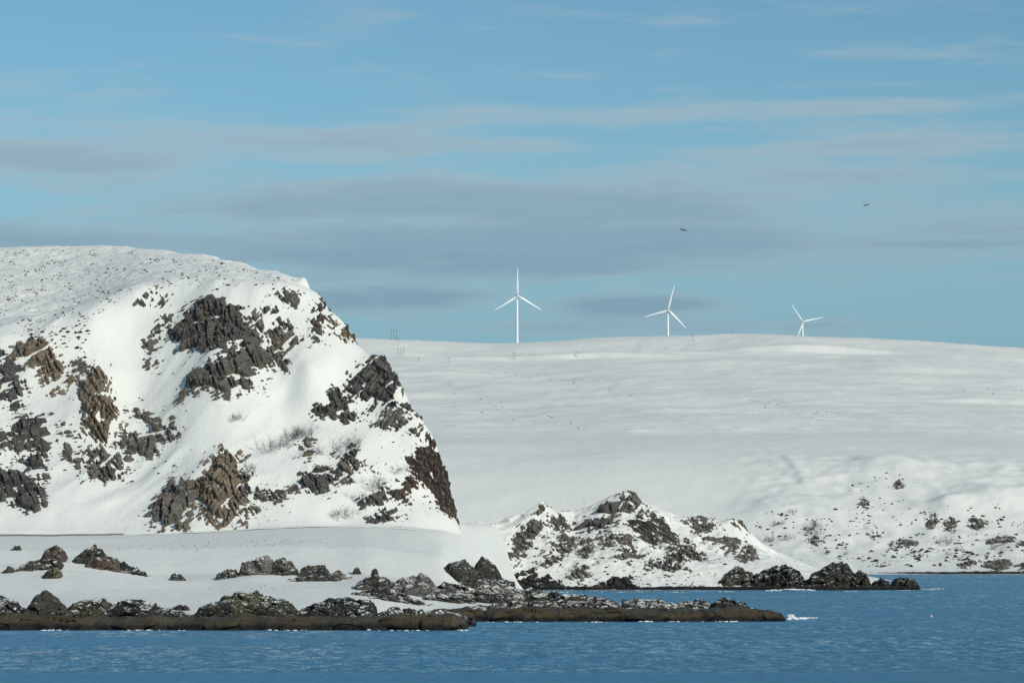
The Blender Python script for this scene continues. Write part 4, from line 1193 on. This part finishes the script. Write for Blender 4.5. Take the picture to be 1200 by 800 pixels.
RHP = (940, 1180, 2.5)
multi('plateau_stones', [
    ([(-60, 298), (0, 293), (150, 293), (230, 300), (300, 318), (250, 330), (160, 342), (110, 375), (60, 395), (-60, 405)], 2300, H_head, RHP, .06, .52, 5, .045, .07, 3.2),
    ([(20, 380), (110, 378), (100, 420), (40, 400)], 90, H_head, RHP, .2, .9, 6, .05, -.1),
    ([(200, 318), (300, 318), (350, 330), (330, 340), (210, 334)], 90, H_head, RHP, .15, .6, 7, .05, .0)], M_STONE, 'dark stones and heath tufts poking out of the plateau snow', 1)
multi('slope_stones', [
    ([(130, 440), (210, 465), (230, 520), (200, 560), (150, 480)], 40, H_head, RH, .1, .55, 8, .05, -.2),
    ([(300, 330), (356, 338), (412, 396), (360, 410), (320, 380)], 110, H_head, RH, .12, .7, 9, .05, -.2),
    ([(60, 490), (210, 480), (215, 545), (140, 575), (60, 550)], 150, H_head, RH, .12, .7, 10, .05, -.1),
    ([(420, 440), (470, 450), (530, 590), (470, 620), (400, 560)], 160, H_head, RH, .12, .6, 11, .05, -.1),
    ([(280, 560), (340, 570), (340, 616), (270, 620)], 90, H_head, RH, .12, .6, 12, .05, -.1),
    ([(0, 400), (40, 440), (40, 560), (0, 560)], 130, H_head, RH, .12, .7, 13, .05, -.1),
    ([(200, 460), (340, 430), (330, 480), (210, 490)], 50, H_head, RH, .12, .6, 14, .05, -.1)], M_STONE, 'small stones showing through the snow around the headland crags', 2)
multi('terrace_stones', [
    ([(105, 640), (200, 635), (300, 632), (385, 630), (385, 636), (300, 640), (200, 646), (120, 646)], 260, H_low, (700, 866, 1.5), .06, .24, 15, .05, -.15),
    ([(0, 705), (240, 700), (240, 715), (0, 716)], 60, H_low, (530, 640, 1.0), .05, .2, 16, .05, -.1),
    ([(240, 690), (420, 690), (420, 682), (240, 684)], 40, H_low, (560, 700, 1.0), .05, .2, 17, .05, -.1)], M_STONE, 'line of small stones along the snowy terrace below the road', 3)
multi('hill_foot_stones', [
    ([(590, 690), (620, 640), (640, 600), (740, 585), (800, 620), (880, 605), (890, 650), (830, 688)], 600, H_rocky, RR, .12, .85, 18, .05, -.02),
    ([(690, 680), (840, 670), (840, 688), (690, 688)], 260, H_rocky, RR, .1, .45, 19, .05, -.2)], M_STONE, 'small stones in the snow of the rocky hill', 4)
multi('far_slope_stones', [
    ([(880, 600), (1200, 590), (1200, 660), (900, 655)], 800, H_far, RF, .12, 1.3, 20, .035, .03),
    ([(900, 650), (1020, 644), (1200, 640), (1200, 664), (1020, 664)], 320, H_far, RF, .12, 1.7, 27, .05, .0, 4.0),
    ([(985, 575), (1020, 553), (1060, 555), (1060, 590), (1010, 600)], 60, H_far, RF, .25, 1.1, 21, .05, -.1),
    ([(600, 600), (680, 585), (800, 590), (870, 605), (830, 612), (620, 612)], 40, H_far, RF, .2, .8, 22, .05, -.1)], M_STONE, 'dark stones sprinkled over the slope above the far shore', 5)
multi('hill_stones', [
    ([(590, 435), (640, 436), (700, 448), (750, 462), (740, 470), (690, 455), (620, 444)], 130, H_far, (2300, 3600, 6), .2, .9, 23, .05, -.1),
    ([(850, 470), (900, 466), (960, 476), (1010, 495), (960, 492), (880, 482)], 130, H_far, (2000, 3300, 6), .2, .9, 24, .05, -.1),
    ([(460, 440), (560, 460), (700, 500), (650, 510), (520, 480)], 60, H_far, (2000, 3600, 6), .3, 1.2, 25, .05, -.1),
    ([(1100, 452), (1200, 456), (1200, 462), (1100, 460)], 16, H_far, (2000, 3600, 6), .3, 1.2, 26, .05, -.3)], M_STONE, 'thin lines of stones on the upper snow hill', 6)

# ------------------------------------------------------------------ road, marker pole
M_ROADEDGE = plain_mat('road_edge', (0.16, 0.16, 0.155), .9, .2, .5)
pxs = np.linspace(-60, 490, 150)
V, Q, EV = [], [], []
for k, px in enumerate(pxs):
    by = float(BASE_PY(px))
    x, y, z = at(px, by, float(BASE_Y(px)) - 8)
    z = max(H_low([x], [y])[0], H_low([x], [y - 3])[0], H_head([x], [y])[0] - 0) + .12
    V += [(x, y - 3, z - .15), (x, y - 3, z), (x, y + 3, z + .02), (x, y + 3, z - 2)]
    if k:
        b = 4 * (k - 1)
        Q += [(b, b + 4, b + 5, b + 1), (b + 1, b + 5, b + 6, b + 2), (b + 2, b + 6, b + 7, b + 3)]
        if px < 150 or 438 < px < 505:
            EV += [V[b + 1], V[b + 5]]
road = struct(mesh_np('road', V, Q, M_SNOW), 'snow covered road running along the foot of the headland')
for n_, (lo_, hi_) in enumerate(((-60, 150),)):
    pts = [V[4 * k + 1] for k, px in enumerate(pxs) if lo_ < px < hi_]
    ev = []
    for (x, y, z) in pts:
        w_ = .14 + .10 * perlin(np.array([[x * .2, 0, n_]]))[0]
        ev += [(x, y - .02, z - .3), (x, y - .02, z + w_), (x, y + .12, z + w_), (x, y + .12, z - .3)]
    eq = [(4 * i + a, 4 * i + 4 + a, 4 * i + 4 + (a + 1) % 4, 4 * i + (a + 1) % 4) for i in range(len(pts) - 1) for a in range(4)]
    mesh_np('road_edge', ev, eq, M_ROADEDGE, False, road)

M_WOOD = plain_mat('weathered_wood', (0.10, 0.085, 0.07), .85, .2, 1.0)
M_WHITE = plain_mat('white_paint', (0.80, 0.80, 0.78), .45, .03, .2)
M_GREY = plain_mat('grey_metal', (0.25, 0.27, 0.29), .5, .08, .4)


def tube(bm, pts, radii, n=8):
    rings = []
    for i, p in enumerate(pts):
        p = Vector(p)
        d = (Vector(pts[min(i + 1, len(pts) - 1)]) - Vector(pts[max(i - 1, 0)])).normalized()
        a = d.orthogonal().normalized()
        b = d.cross(a)
        rings.append([bm.verts.new(p + (a * math.cos(2 * math.pi * k / n) + b * math.sin(2 * math.pi * k / n)) * radii[i]) for k in range(n)])
    for r0, r1 in zip(rings, rings[1:]):
        for k in range(n):
            bm.faces.new((r0[k], r0[(k + 1) % n], r1[(k + 1) % n], r1[k]))
    bm.faces.new(rings[0][::-1])
    bm.faces.new(rings[-1])


def bobj(name, bm, mat, parent=None, smooth=True):
    me = bpy.data.meshes.new(name)
    bmesh.ops.recalc_face_normals(bm, faces=bm.faces)
    for f in bm.faces:
        f.smooth = smooth
    bm.to_mesh(me)
    bm.free()
    if mat:
        me.materials.append(mat)
    o = bpy.data.objects.new(name, me)
    COL.objects.link(o)
    if parent:
        o.parent = parent
    return o


def empty(name, loc, rz=0.0):
    o = bpy.data.objects.new(name, None)
    COL.objects.link(o)
    o.location = [float(v) for v in loc]
    o.rotation_euler = (0, 0, rz)
    return o


x, y, z = at(146.5, 626, 858)
z = H_low([x], [y])[0]
pole = empty('snow_marker_pole', (x, y, z))
tag(pole, 'thin snow marker pole beside the road under the headland', 'pole')
bm = bmesh.new(); tube(bm, [(0, 0, -.5), (0, 0, 2.3)], [.05, .04]); bobj('shaft', bm, M_WOOD, pole)
bm = bmesh.new(); tube(bm, [(0, 0, 1.7), (0, 0, 2.1)], [.062, .062]); bobj('reflector_band', bm, M_GREY, pole)

# ------------------------------------------------------------------ wind turbines
def turbine(hub_px, hub_py, Y, angles, yaw, label):
    x, y, z = at(hub_px, hub_py, Y)
    g = float(H_far([x], [y])[0])
    ht = z - g
    t = empty('wind_turbine', (x, y, g), yaw)
    tag(t, label, 'wind turbine', 'wind turbines on the hill')
    oh = 4.2       # rotor stands in front of the tower
    bm = bmesh.new()
    hs = [-3, 0, ht * .33, ht * .66, ht - 1.9]
    tube(bm, [(0, oh, h) for h in hs], [2.3, 2.25, 1.95, 1.65, 1.4], 24)
    tw = bobj('tower', bm, M_WHITE, t)
    bm = bmesh.new()
    tube(bm, [(0, oh, .05), (0, oh, .45)], [2.7, 2.6], 24)
    bobj('base_flange', bm, M_GREY, tw)
    bm = bmesh.new()
    secs = [(1.4, 1.35), (3.0, 1.75), (6.0, 1.85), (9.0, 1.75), (11.0, 1.35)]
    rings = []
    for yy, r in secs:
        rg = []
        for k in range(16):
            a = 2 * math.pi * k / 16
            cx, cz = math.cos(a), math.sin(a)
            cx = math.copysign(abs(cx) ** .55, cx) * r
            cz = math.copysign(abs(cz) ** .55, cz) * r
            rg.append(bm.verts.new((cx, yy, ht + cz)))
        rings.append(rg)
    for r0, r1 in zip(rings, rings[1:]):
        for k in range(16):
            bm.faces.new((r0[k], r0[(k + 1) % 16], r1[(k + 1) % 16], r1[k]))
    bm.faces.new(rings[0][::-1]); bm.faces.new(rings[-1])
    nac = bobj('nacelle', bm, M_WHITE, t, False)
    bm = bmesh.new(); tube(bm, [(0, 9.5, ht + 1.6), (0, 9.5, ht + 3.6)], [.12, .06], 6)
    bobj('wind_vane', bm, M_GREY, nac)
    bm = bmesh.new()
    tube(bm, [(0, 1.6, ht), (0, .6, ht), (0, -.6, ht), (0, -1.5, ht), (0, -1.9, ht)], [1.5, 1.6, 1.4, .8, .15], 20)
    bobj('hub', bm, M_WHITE, t)
    for ang in angles:
        a = math.radians(ang)
        rd = Vector((math.cos(a), 0, math.sin(a)))
        ta = Vector((-math.sin(a), 0, math.cos(a)))
        bm = bmesh.new()
        rings = []
        for r, ch, thk, tw_ in [(.8, 1.7, 1.6, 0), (2.5, 1.8, 1.5, 10), (6, 2.9, .9, 14), (9, 3.1, .75, 11), (16, 2.4, .5, 7), (26, 1.7, .32, 3), (35, 1.1, .2, 1), (39, .7, .12, 0), (40.2, .15, .04, 0)]:
            tr = math.radians(tw_ + 4)
            cdir = ta * math.cos(tr) + Vector((0, 1, 0)) * math.sin(tr)
            ndir = rd.cross(cdir)
            c = rd * r + Vector((0, 0, ht)) + Vector((0, -.012 * r, 0))
            rg = []
            for k in range(12):
                b = 2 * math.pi * k / 12
                u_ = math.cos(b)
                rg.append(bm.verts.new(c + cdir * (ch * (.5 * u_ + .18)) + ndir * (thk * .5 * math.sin(b) * (1 - .35 * u_))))
            rings.append(rg)
        for r0, r1 in zip(rings, rings[1:]):
            for k in range(12):
                bm.faces.new((r0[k], r0[(k + 1) % 12], r1[(k + 1) % 12], r1[k]))
        bm.faces.new(rings[0][::-1]); bm.faces.new(rings[-1])
        bobj('blade', bm, M_WHITE, t)
    return t


turbine(606.8, 346.5, 4000, (90, 212, -30), math.radians(14), 'nearest and tallest white wind turbine with one blade straight up')
turbine(783.3, 363.2, 4400, (76, -45, 196), math.radians(10), 'middle white wind turbine with one blade up and slightly right')
turbine(941.2, 376.8, 5300, (125, 12, 248), math.radians(10), 'farthest small white wind turbine at right, half hidden by the hill')


# ------------------------------------------------------------------ power line pylons
def pylon(px, py_base, Yg, hpx, posts, gap, label):
    W = cast([px], [py_base], H_far, 2200, 3830, 4.0)[0] if Yg is None else np.array([at(px, py_base, Yg)[0], Yg, H_far([at(px, py_base, Yg)[0]], [Yg])[0]])
    h = hpx / F * W[1]
    t = empty('power_pylon', W)
    tag(t, label, 'pylon', 'wooden power line pylons on the hill')
    w = gap / F * W[1]
    for k in range(posts):
        xx = (k - (posts - 1) / 2) * w
        bm = bmesh.new(); tube(bm, [(xx, 0, -1), (xx, 0, h)], [.24, .16] if posts == 3 else [.15, .11], 8); bobj('post', bm, M_WOOD, t)
    hw = max((posts - 1) / 2 * w * 1.35, 1.2)
    bm = bmesh.new(); tube(bm, [(-hw, .3, h * .88), (hw, .3, h * .88)], [.12, .12], 6); arm = bobj('crossarm', bm, M_WOOD, t)
    for k in range(3):
        xx = (k - 1) * hw * .92
        bm = bmesh.new(); tube(bm, [(xx, .3, h * .88 - .05), (xx, .3, h * .88 - 1.0)], [.10, .10], 6); bobj('insulator', bm, M_GREY, arm)


pylon(461.5, 400, 3790, 12, 3, 3.2, 'tall three post pylon standing up on the skyline')
pylon(465.5, 404.5, None, 8, 2, 3.6, 'short two post pylon just under the skyline one')
pylon(469.8, 416, None, 9, 3, 3.4, 'three post pylon on the snow below the skyline')
pylon(490.5, 424, None, 5, 2, 1.6, 'small pylon on the snow above the pointed crag')
pylon(525.8, 425, None, 7, 2, 1.6, 'small pylon left of the bright drift bank')
pylon(602.3, 421, None, 9, 2, 2.4, 'two post pylon on the hill under the nearest turbine')
pylon(675.5, 418, None, 7, 2, 2.0, 'two post pylon right of the nearest turbine')
pylon(749, 409, None, 7, 2, 2.2, 'faint pylon left of the middle turbine')
pylon(812, 399, None, 7, 2, 2.0, 'faint pylon right of the middle turbine')
pylon(858.5, 395.5, 3790, 8, 1, 2.0, 'single post on the skyline between middle and farthest turbine')


# ------------------------------------------------------------------ bare shrubs
M_TWIG = plain_mat('bare_twigs', (0.10, 0.086, 0.075), .9, .2, .6)


def shrub_mesh(seed, h=1.0):
    r = random.Random(seed)
    V, Q = [], []

    def strip(p, q, w0, w1):
        d = (q - p)
        for side in (Vector((0, 1, 0)), Vector((1, 0, 0))):
            s = d.cross(side).normalized()
            b = len(V)
            V.extend([p - s * w0, p + s * w0, q + s * w1, q - s * w1])
            Q.append((b, b + 1, b + 2, b + 3))

    for _ in range(11):
        a = r.uniform(0, 6.28)
        lean = r.uniform(.15, .75)
        p = Vector((r.uniform(-.75, .75), r.uniform(-.5, .5), -.1))
        L = r.uniform(.45, 1.05)
        d = Vector((math.cos(a) * lean, math.sin(a) * lean, 1)).normalized()
        for sgm in range(4):
            q = p + d * L / 4
            w = .010 * (1 - sgm / 5)
            strip(p, q, w, w * .75)
            for _b in range(5 if sgm else 1):
                e = Vector((r.uniform(-1, 1), r.uniform(-1, 1), r.uniform(.2, 1))).normalized()
                l2 = r.uniform(.12, .3)
                st = p.lerp(q, r.random())
                en = st + e * l2
                strip(st, en, w * .5, w * .3)
                for _c in range(2):
                    e2 = (e + Vector((r.uniform(-1, 1), r.uniform(-1, 1), r.uniform(-.2, .8)))).normalized()
                    strip(st.lerp(en, r.random()), en + e2 * .12, w * .35, w * .2)
            p = q
            d = (d + Vector((r.uniform(-.25, .25), r.uniform(-.25, .25), r.uniform(-.1, .2)))).normalized()
    me = bpy.data.meshes.new('shrub')
    me.from_pydata([tuple(v * h) for v in V], [], Q)
    me.materials.append(M_TWIG)
    return me


SHM = [shrub_mesh(k) for k in range(4)]
GH = 'leafless shrubs on the snow'
SHRUBS = [
    # px, py base, height px, terrain, label
    (352, 512, 20, 'h', 'leafless shrub above the layered block on the headland slope'),
    (341, 515, 18, 'h', 'leafless shrub left of the layered block on the headland slope'),
    (322, 526, 19, 'h', 'leafless shrub on the open slope over the tan crag'),
    (366, 534, 16, 'h', 'leafless shrub beside the layered block, towards the dark crag'),
    (277, 492, 12, 'h', 'lone grey shrub high on the open snow slope'),
    (402, 532, 20, 'h', 'leafless shrub growing on top of the broken crag over the road'),
    (414, 522, 16, 'h', 'leafless shrub right of the broken crag over the road'),
    (434, 574, 20, 'h', 'leafless shrub above the dark broken crag at the nose foot'),
    (404, 606, 18, 'h', 'leafless shrub left of the dark broken crag at the nose foot'),
    (422, 588, 16, 'h', 'leafless shrub close against the dark broken crag at the nose foot'),
    (470, 555, 14, 'h', 'leafless shrub by the small rusty crag'),
    (292, 552, 12, 'h', 'leafless shrub by the peak of the tan crag'),
    (952, 622, 12, 'f', 'leafless shrub at the top of the shrub group on the far slope'),
    (958, 618, 11, 'f', 'leafless shrub right in the shrub group on the far slope'),
    (954, 627, 10, 'f', 'leafless shrub low in the shrub group on the far slope'),
    (925, 632, 9, 'f', 'leafless shrub left of the shrub group on the far slope'),
    (902, 635, 12, 'f', 'leafless shrub behind the black snow speckled mound'),
    (914, 616, 9, 'f', 'leafless shrub high left on the far slope'),
    (1105, 638, 12, 'f', 'round leafless shrub at the foot of the round knoll'),
    (1168, 644, 8, 'f', 'leafless shrub under the flat rock patch at right'),
    (1126, 646, 7, 'f', 'low leafless shrub right of the round knoll shrub'),
    (1112, 650, 6, 'f', 'flat leafless shrub below the round knoll'),
    (928, 601, 7, 'f', 'small leafless shrub alone on the far slope'),
    (992, 650, 5, 'f', 'flat leafless shrub above the peaked shore mound'),
    (1078, 651, 6, 'f', 'flat leafless shrub between rock patch and beach'),
]
for k, (px, py, hpx, tr, lab) in enumerate(SHRUBS):
    W = cast([px], [py], *((H_head, *RH) if tr == 'h' else (H_far, *RF)))[0]
    h = hpx / F * W[1]
    o = bpy.data.objects.new('bare_shrub', SHM[k % 4])
    COL.objects.link(o)
    o.location = W
    o.scale = (h * 1.2, h * 1.2, h)
    o.rotation_euler = (0, 0, k * 1.3)
    tag(o, lab, 'shrub', GH)


# ------------------------------------------------------------------ gulls
M_GULL = None
def gull_mat():
    m, t, bs = new_mat('gull_backlit_plumage')
    pos = t.n('ShaderNodeTexCoord').outputs['Object']
    sep = t.n('ShaderNodeSeparateXYZ')
    t.link(pos, sep.inputs[0])
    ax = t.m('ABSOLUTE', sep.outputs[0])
    col = t.mix(t.sstep(ax, .10, .16), (.40, .40, .40, 1), (.045, .048, .055, 1))  # wing colour painted darker than the feathers, as if the bird were backlit
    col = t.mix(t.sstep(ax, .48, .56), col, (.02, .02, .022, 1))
    t.put(bs.inputs['Base Color'], col)
    bs.inputs['Roughness'].default_value = .8
    return m


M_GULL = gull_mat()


def gull(px, py, Y, yaw, roll, label):
    bm = bmesh.new()
    tube(bm, [(0, -.32, .0), (0, -.27, .01), (0, -.22, .02), (0, -.13, .0), (0, 0, -.01), (0, .14, 0), (0, .24, .02), (0, .36, .03)],
         [.008, .03, .05, .065, .085, .065, .035, .02], 12)
    for s in (-1, 1):
        secs = [(.02, -.02, .0, .28, .06), (.2, -.06, .13, .28, .05), (.36, -.06, .17, .25, .045), (.52, .0, .06, .19, .04), (.66, .07, -.08, .07, .015), (.72, .11, -.14, .02, .01)]
        rings = []
        for (xx, yy, zz, ch, thk) in secs:
            rings.append([bm.verts.new((s * xx, yy + ch * .5 * math.cos(b), zz + thk * .5 * math.sin(b))) for b in [2 * math.pi * k / 10 for k in range(10)]])
        for r0, r1 in zip(rings, rings[1:]):
            for k in range(10):
                bm.faces.new((r0[k], r0[(k + 1) % 10], r1[(k + 1) % 10], r1[k]))
        bm.faces.new(rings[0]); bm.faces.new(rings[-1])
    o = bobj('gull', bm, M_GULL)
    rm = o.modifiers.new('skin', 'REMESH')
    rm.mode = 'VOXEL'
    rm.voxel_size = .011
    rm.use_smooth_shade = True
    o.scale = (1.15, 1.15, 1.15)
    o.location = at(px, py, Y)
    o.rotation_euler = (math.radians(38), roll, yaw)
    tag(o, label, 'bird', 'gulls in flight')


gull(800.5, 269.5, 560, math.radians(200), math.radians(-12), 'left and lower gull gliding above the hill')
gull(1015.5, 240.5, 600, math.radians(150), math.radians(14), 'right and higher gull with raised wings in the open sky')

# ------------------------------------------------------------------ buoy
bx, by_, _ = at(1091, 722, 15 * F / 82.)
b = empty('mooring_buoy', (bx, by_, -.1))
tag(b, 'tiny pale pink buoy floating on the open water at right', 'buoy')
M_PINK = plain_mat('faded_red_plastic', (.60, .44, .46), .5, .1, 2)
bm = bmesh.new(); tube(bm, [(0, 0, -.15), (0, 0, 0), (0, 0, .2), (0, 0, .42), (0, 0, .52)], [.1, .26, .32, .22, .05], 16); bobj('float', bm, M_PINK, b)
bm = bmesh.new(); tube(bm, [(0, 0, .45), (0, 0, .72)], [.08, .06], 10); bobj('eye', bm, M_WHITE, b)


# ------------------------------------------------------------------ surf
def foam(name, spots, label, seed):
    r = np.random.RandomState(seed)
    V, Q = [], []
    off = 0
    for (px, py, wpx, hgt, n) in spots:
        a, b_ = ray(px, py)
        Y = -CH / b_
        for k in range(n):
            cx = a * Y + (r.randn() * .5) * wpx / F * Y
            cy = Y + r.randn() * 1.2
            s = (.10 + .38 * r.rand() ** 2) * (1 if hgt > .2 else .55)
            fall = math.exp(-((cx - a * Y) / (wpx / F * Y + .1)) ** 2)
            cz = hgt * fall * r.rand() ** 1.5
            ph, th = np.meshgrid(np.linspace(0, 2 * math.pi, 8), np.linspace(.05, 3.09, 6), indexing='ij')
            pts = np.stack([np.cos(ph) * np.sin(th) * 1.7, np.sin(ph) * np.sin(th) * 1.3, np.cos(th) * .55], -1).reshape(-1, 3)
            pts = pts * s * (1 + .35 * perlin(pts * 2 + k))[:, None]
            V.append(pts + (cx, cy, cz))
            Q.append(grid_quads(8, 6) + off)
            off += len(pts)
    return struct(mesh_np(name, np.concatenate(V), np.concatenate(Q), M_FOAM, True), label, 'stuff')


foam('breaking_wave', [(926, 725.5, 6, 1.0, 120), (936, 725, 10, .35, 70), (950, 724, 14, .12, 50), (758, 728, 7, .15, 26), (790, 728, 16, .05, 14), (515, 736.5, 12, .1, 22), (432, 738, 2, .2, 6), (275, 736, 5, .1, 10), (700, 728.5, 20, .05, 12), (60, 738, 26, .04, 16), (180, 738, 30, .04, 18), (330, 738, 26, .04, 16), (480, 738.5, 24, .05, 20), (600, 728.5, 26, .04, 16), (850, 728, 22, .06, 22), (540, 738, 10, .08, 14)], 'white foam of small waves breaking on the ledges', 3)
foam('shore_foam', [(905, 692, 10, .3, 40), (925, 691, 14, .5, 70), (948, 691.5, 8, .25, 30), (1084, 690.5, 14, .2, 50), (1098, 689.5, 8, .1, 20), (855, 693, 14, .1, 20), (1060, 691.5, 12, .15, 24), (650, 693.5, 26, .05, 16), (730, 693.5, 26, .05, 18), (790, 693.5, 20, .06, 16), (990, 692.5, 16, .12, 26)], 'white surf along the dark rocks of the far point', 4)
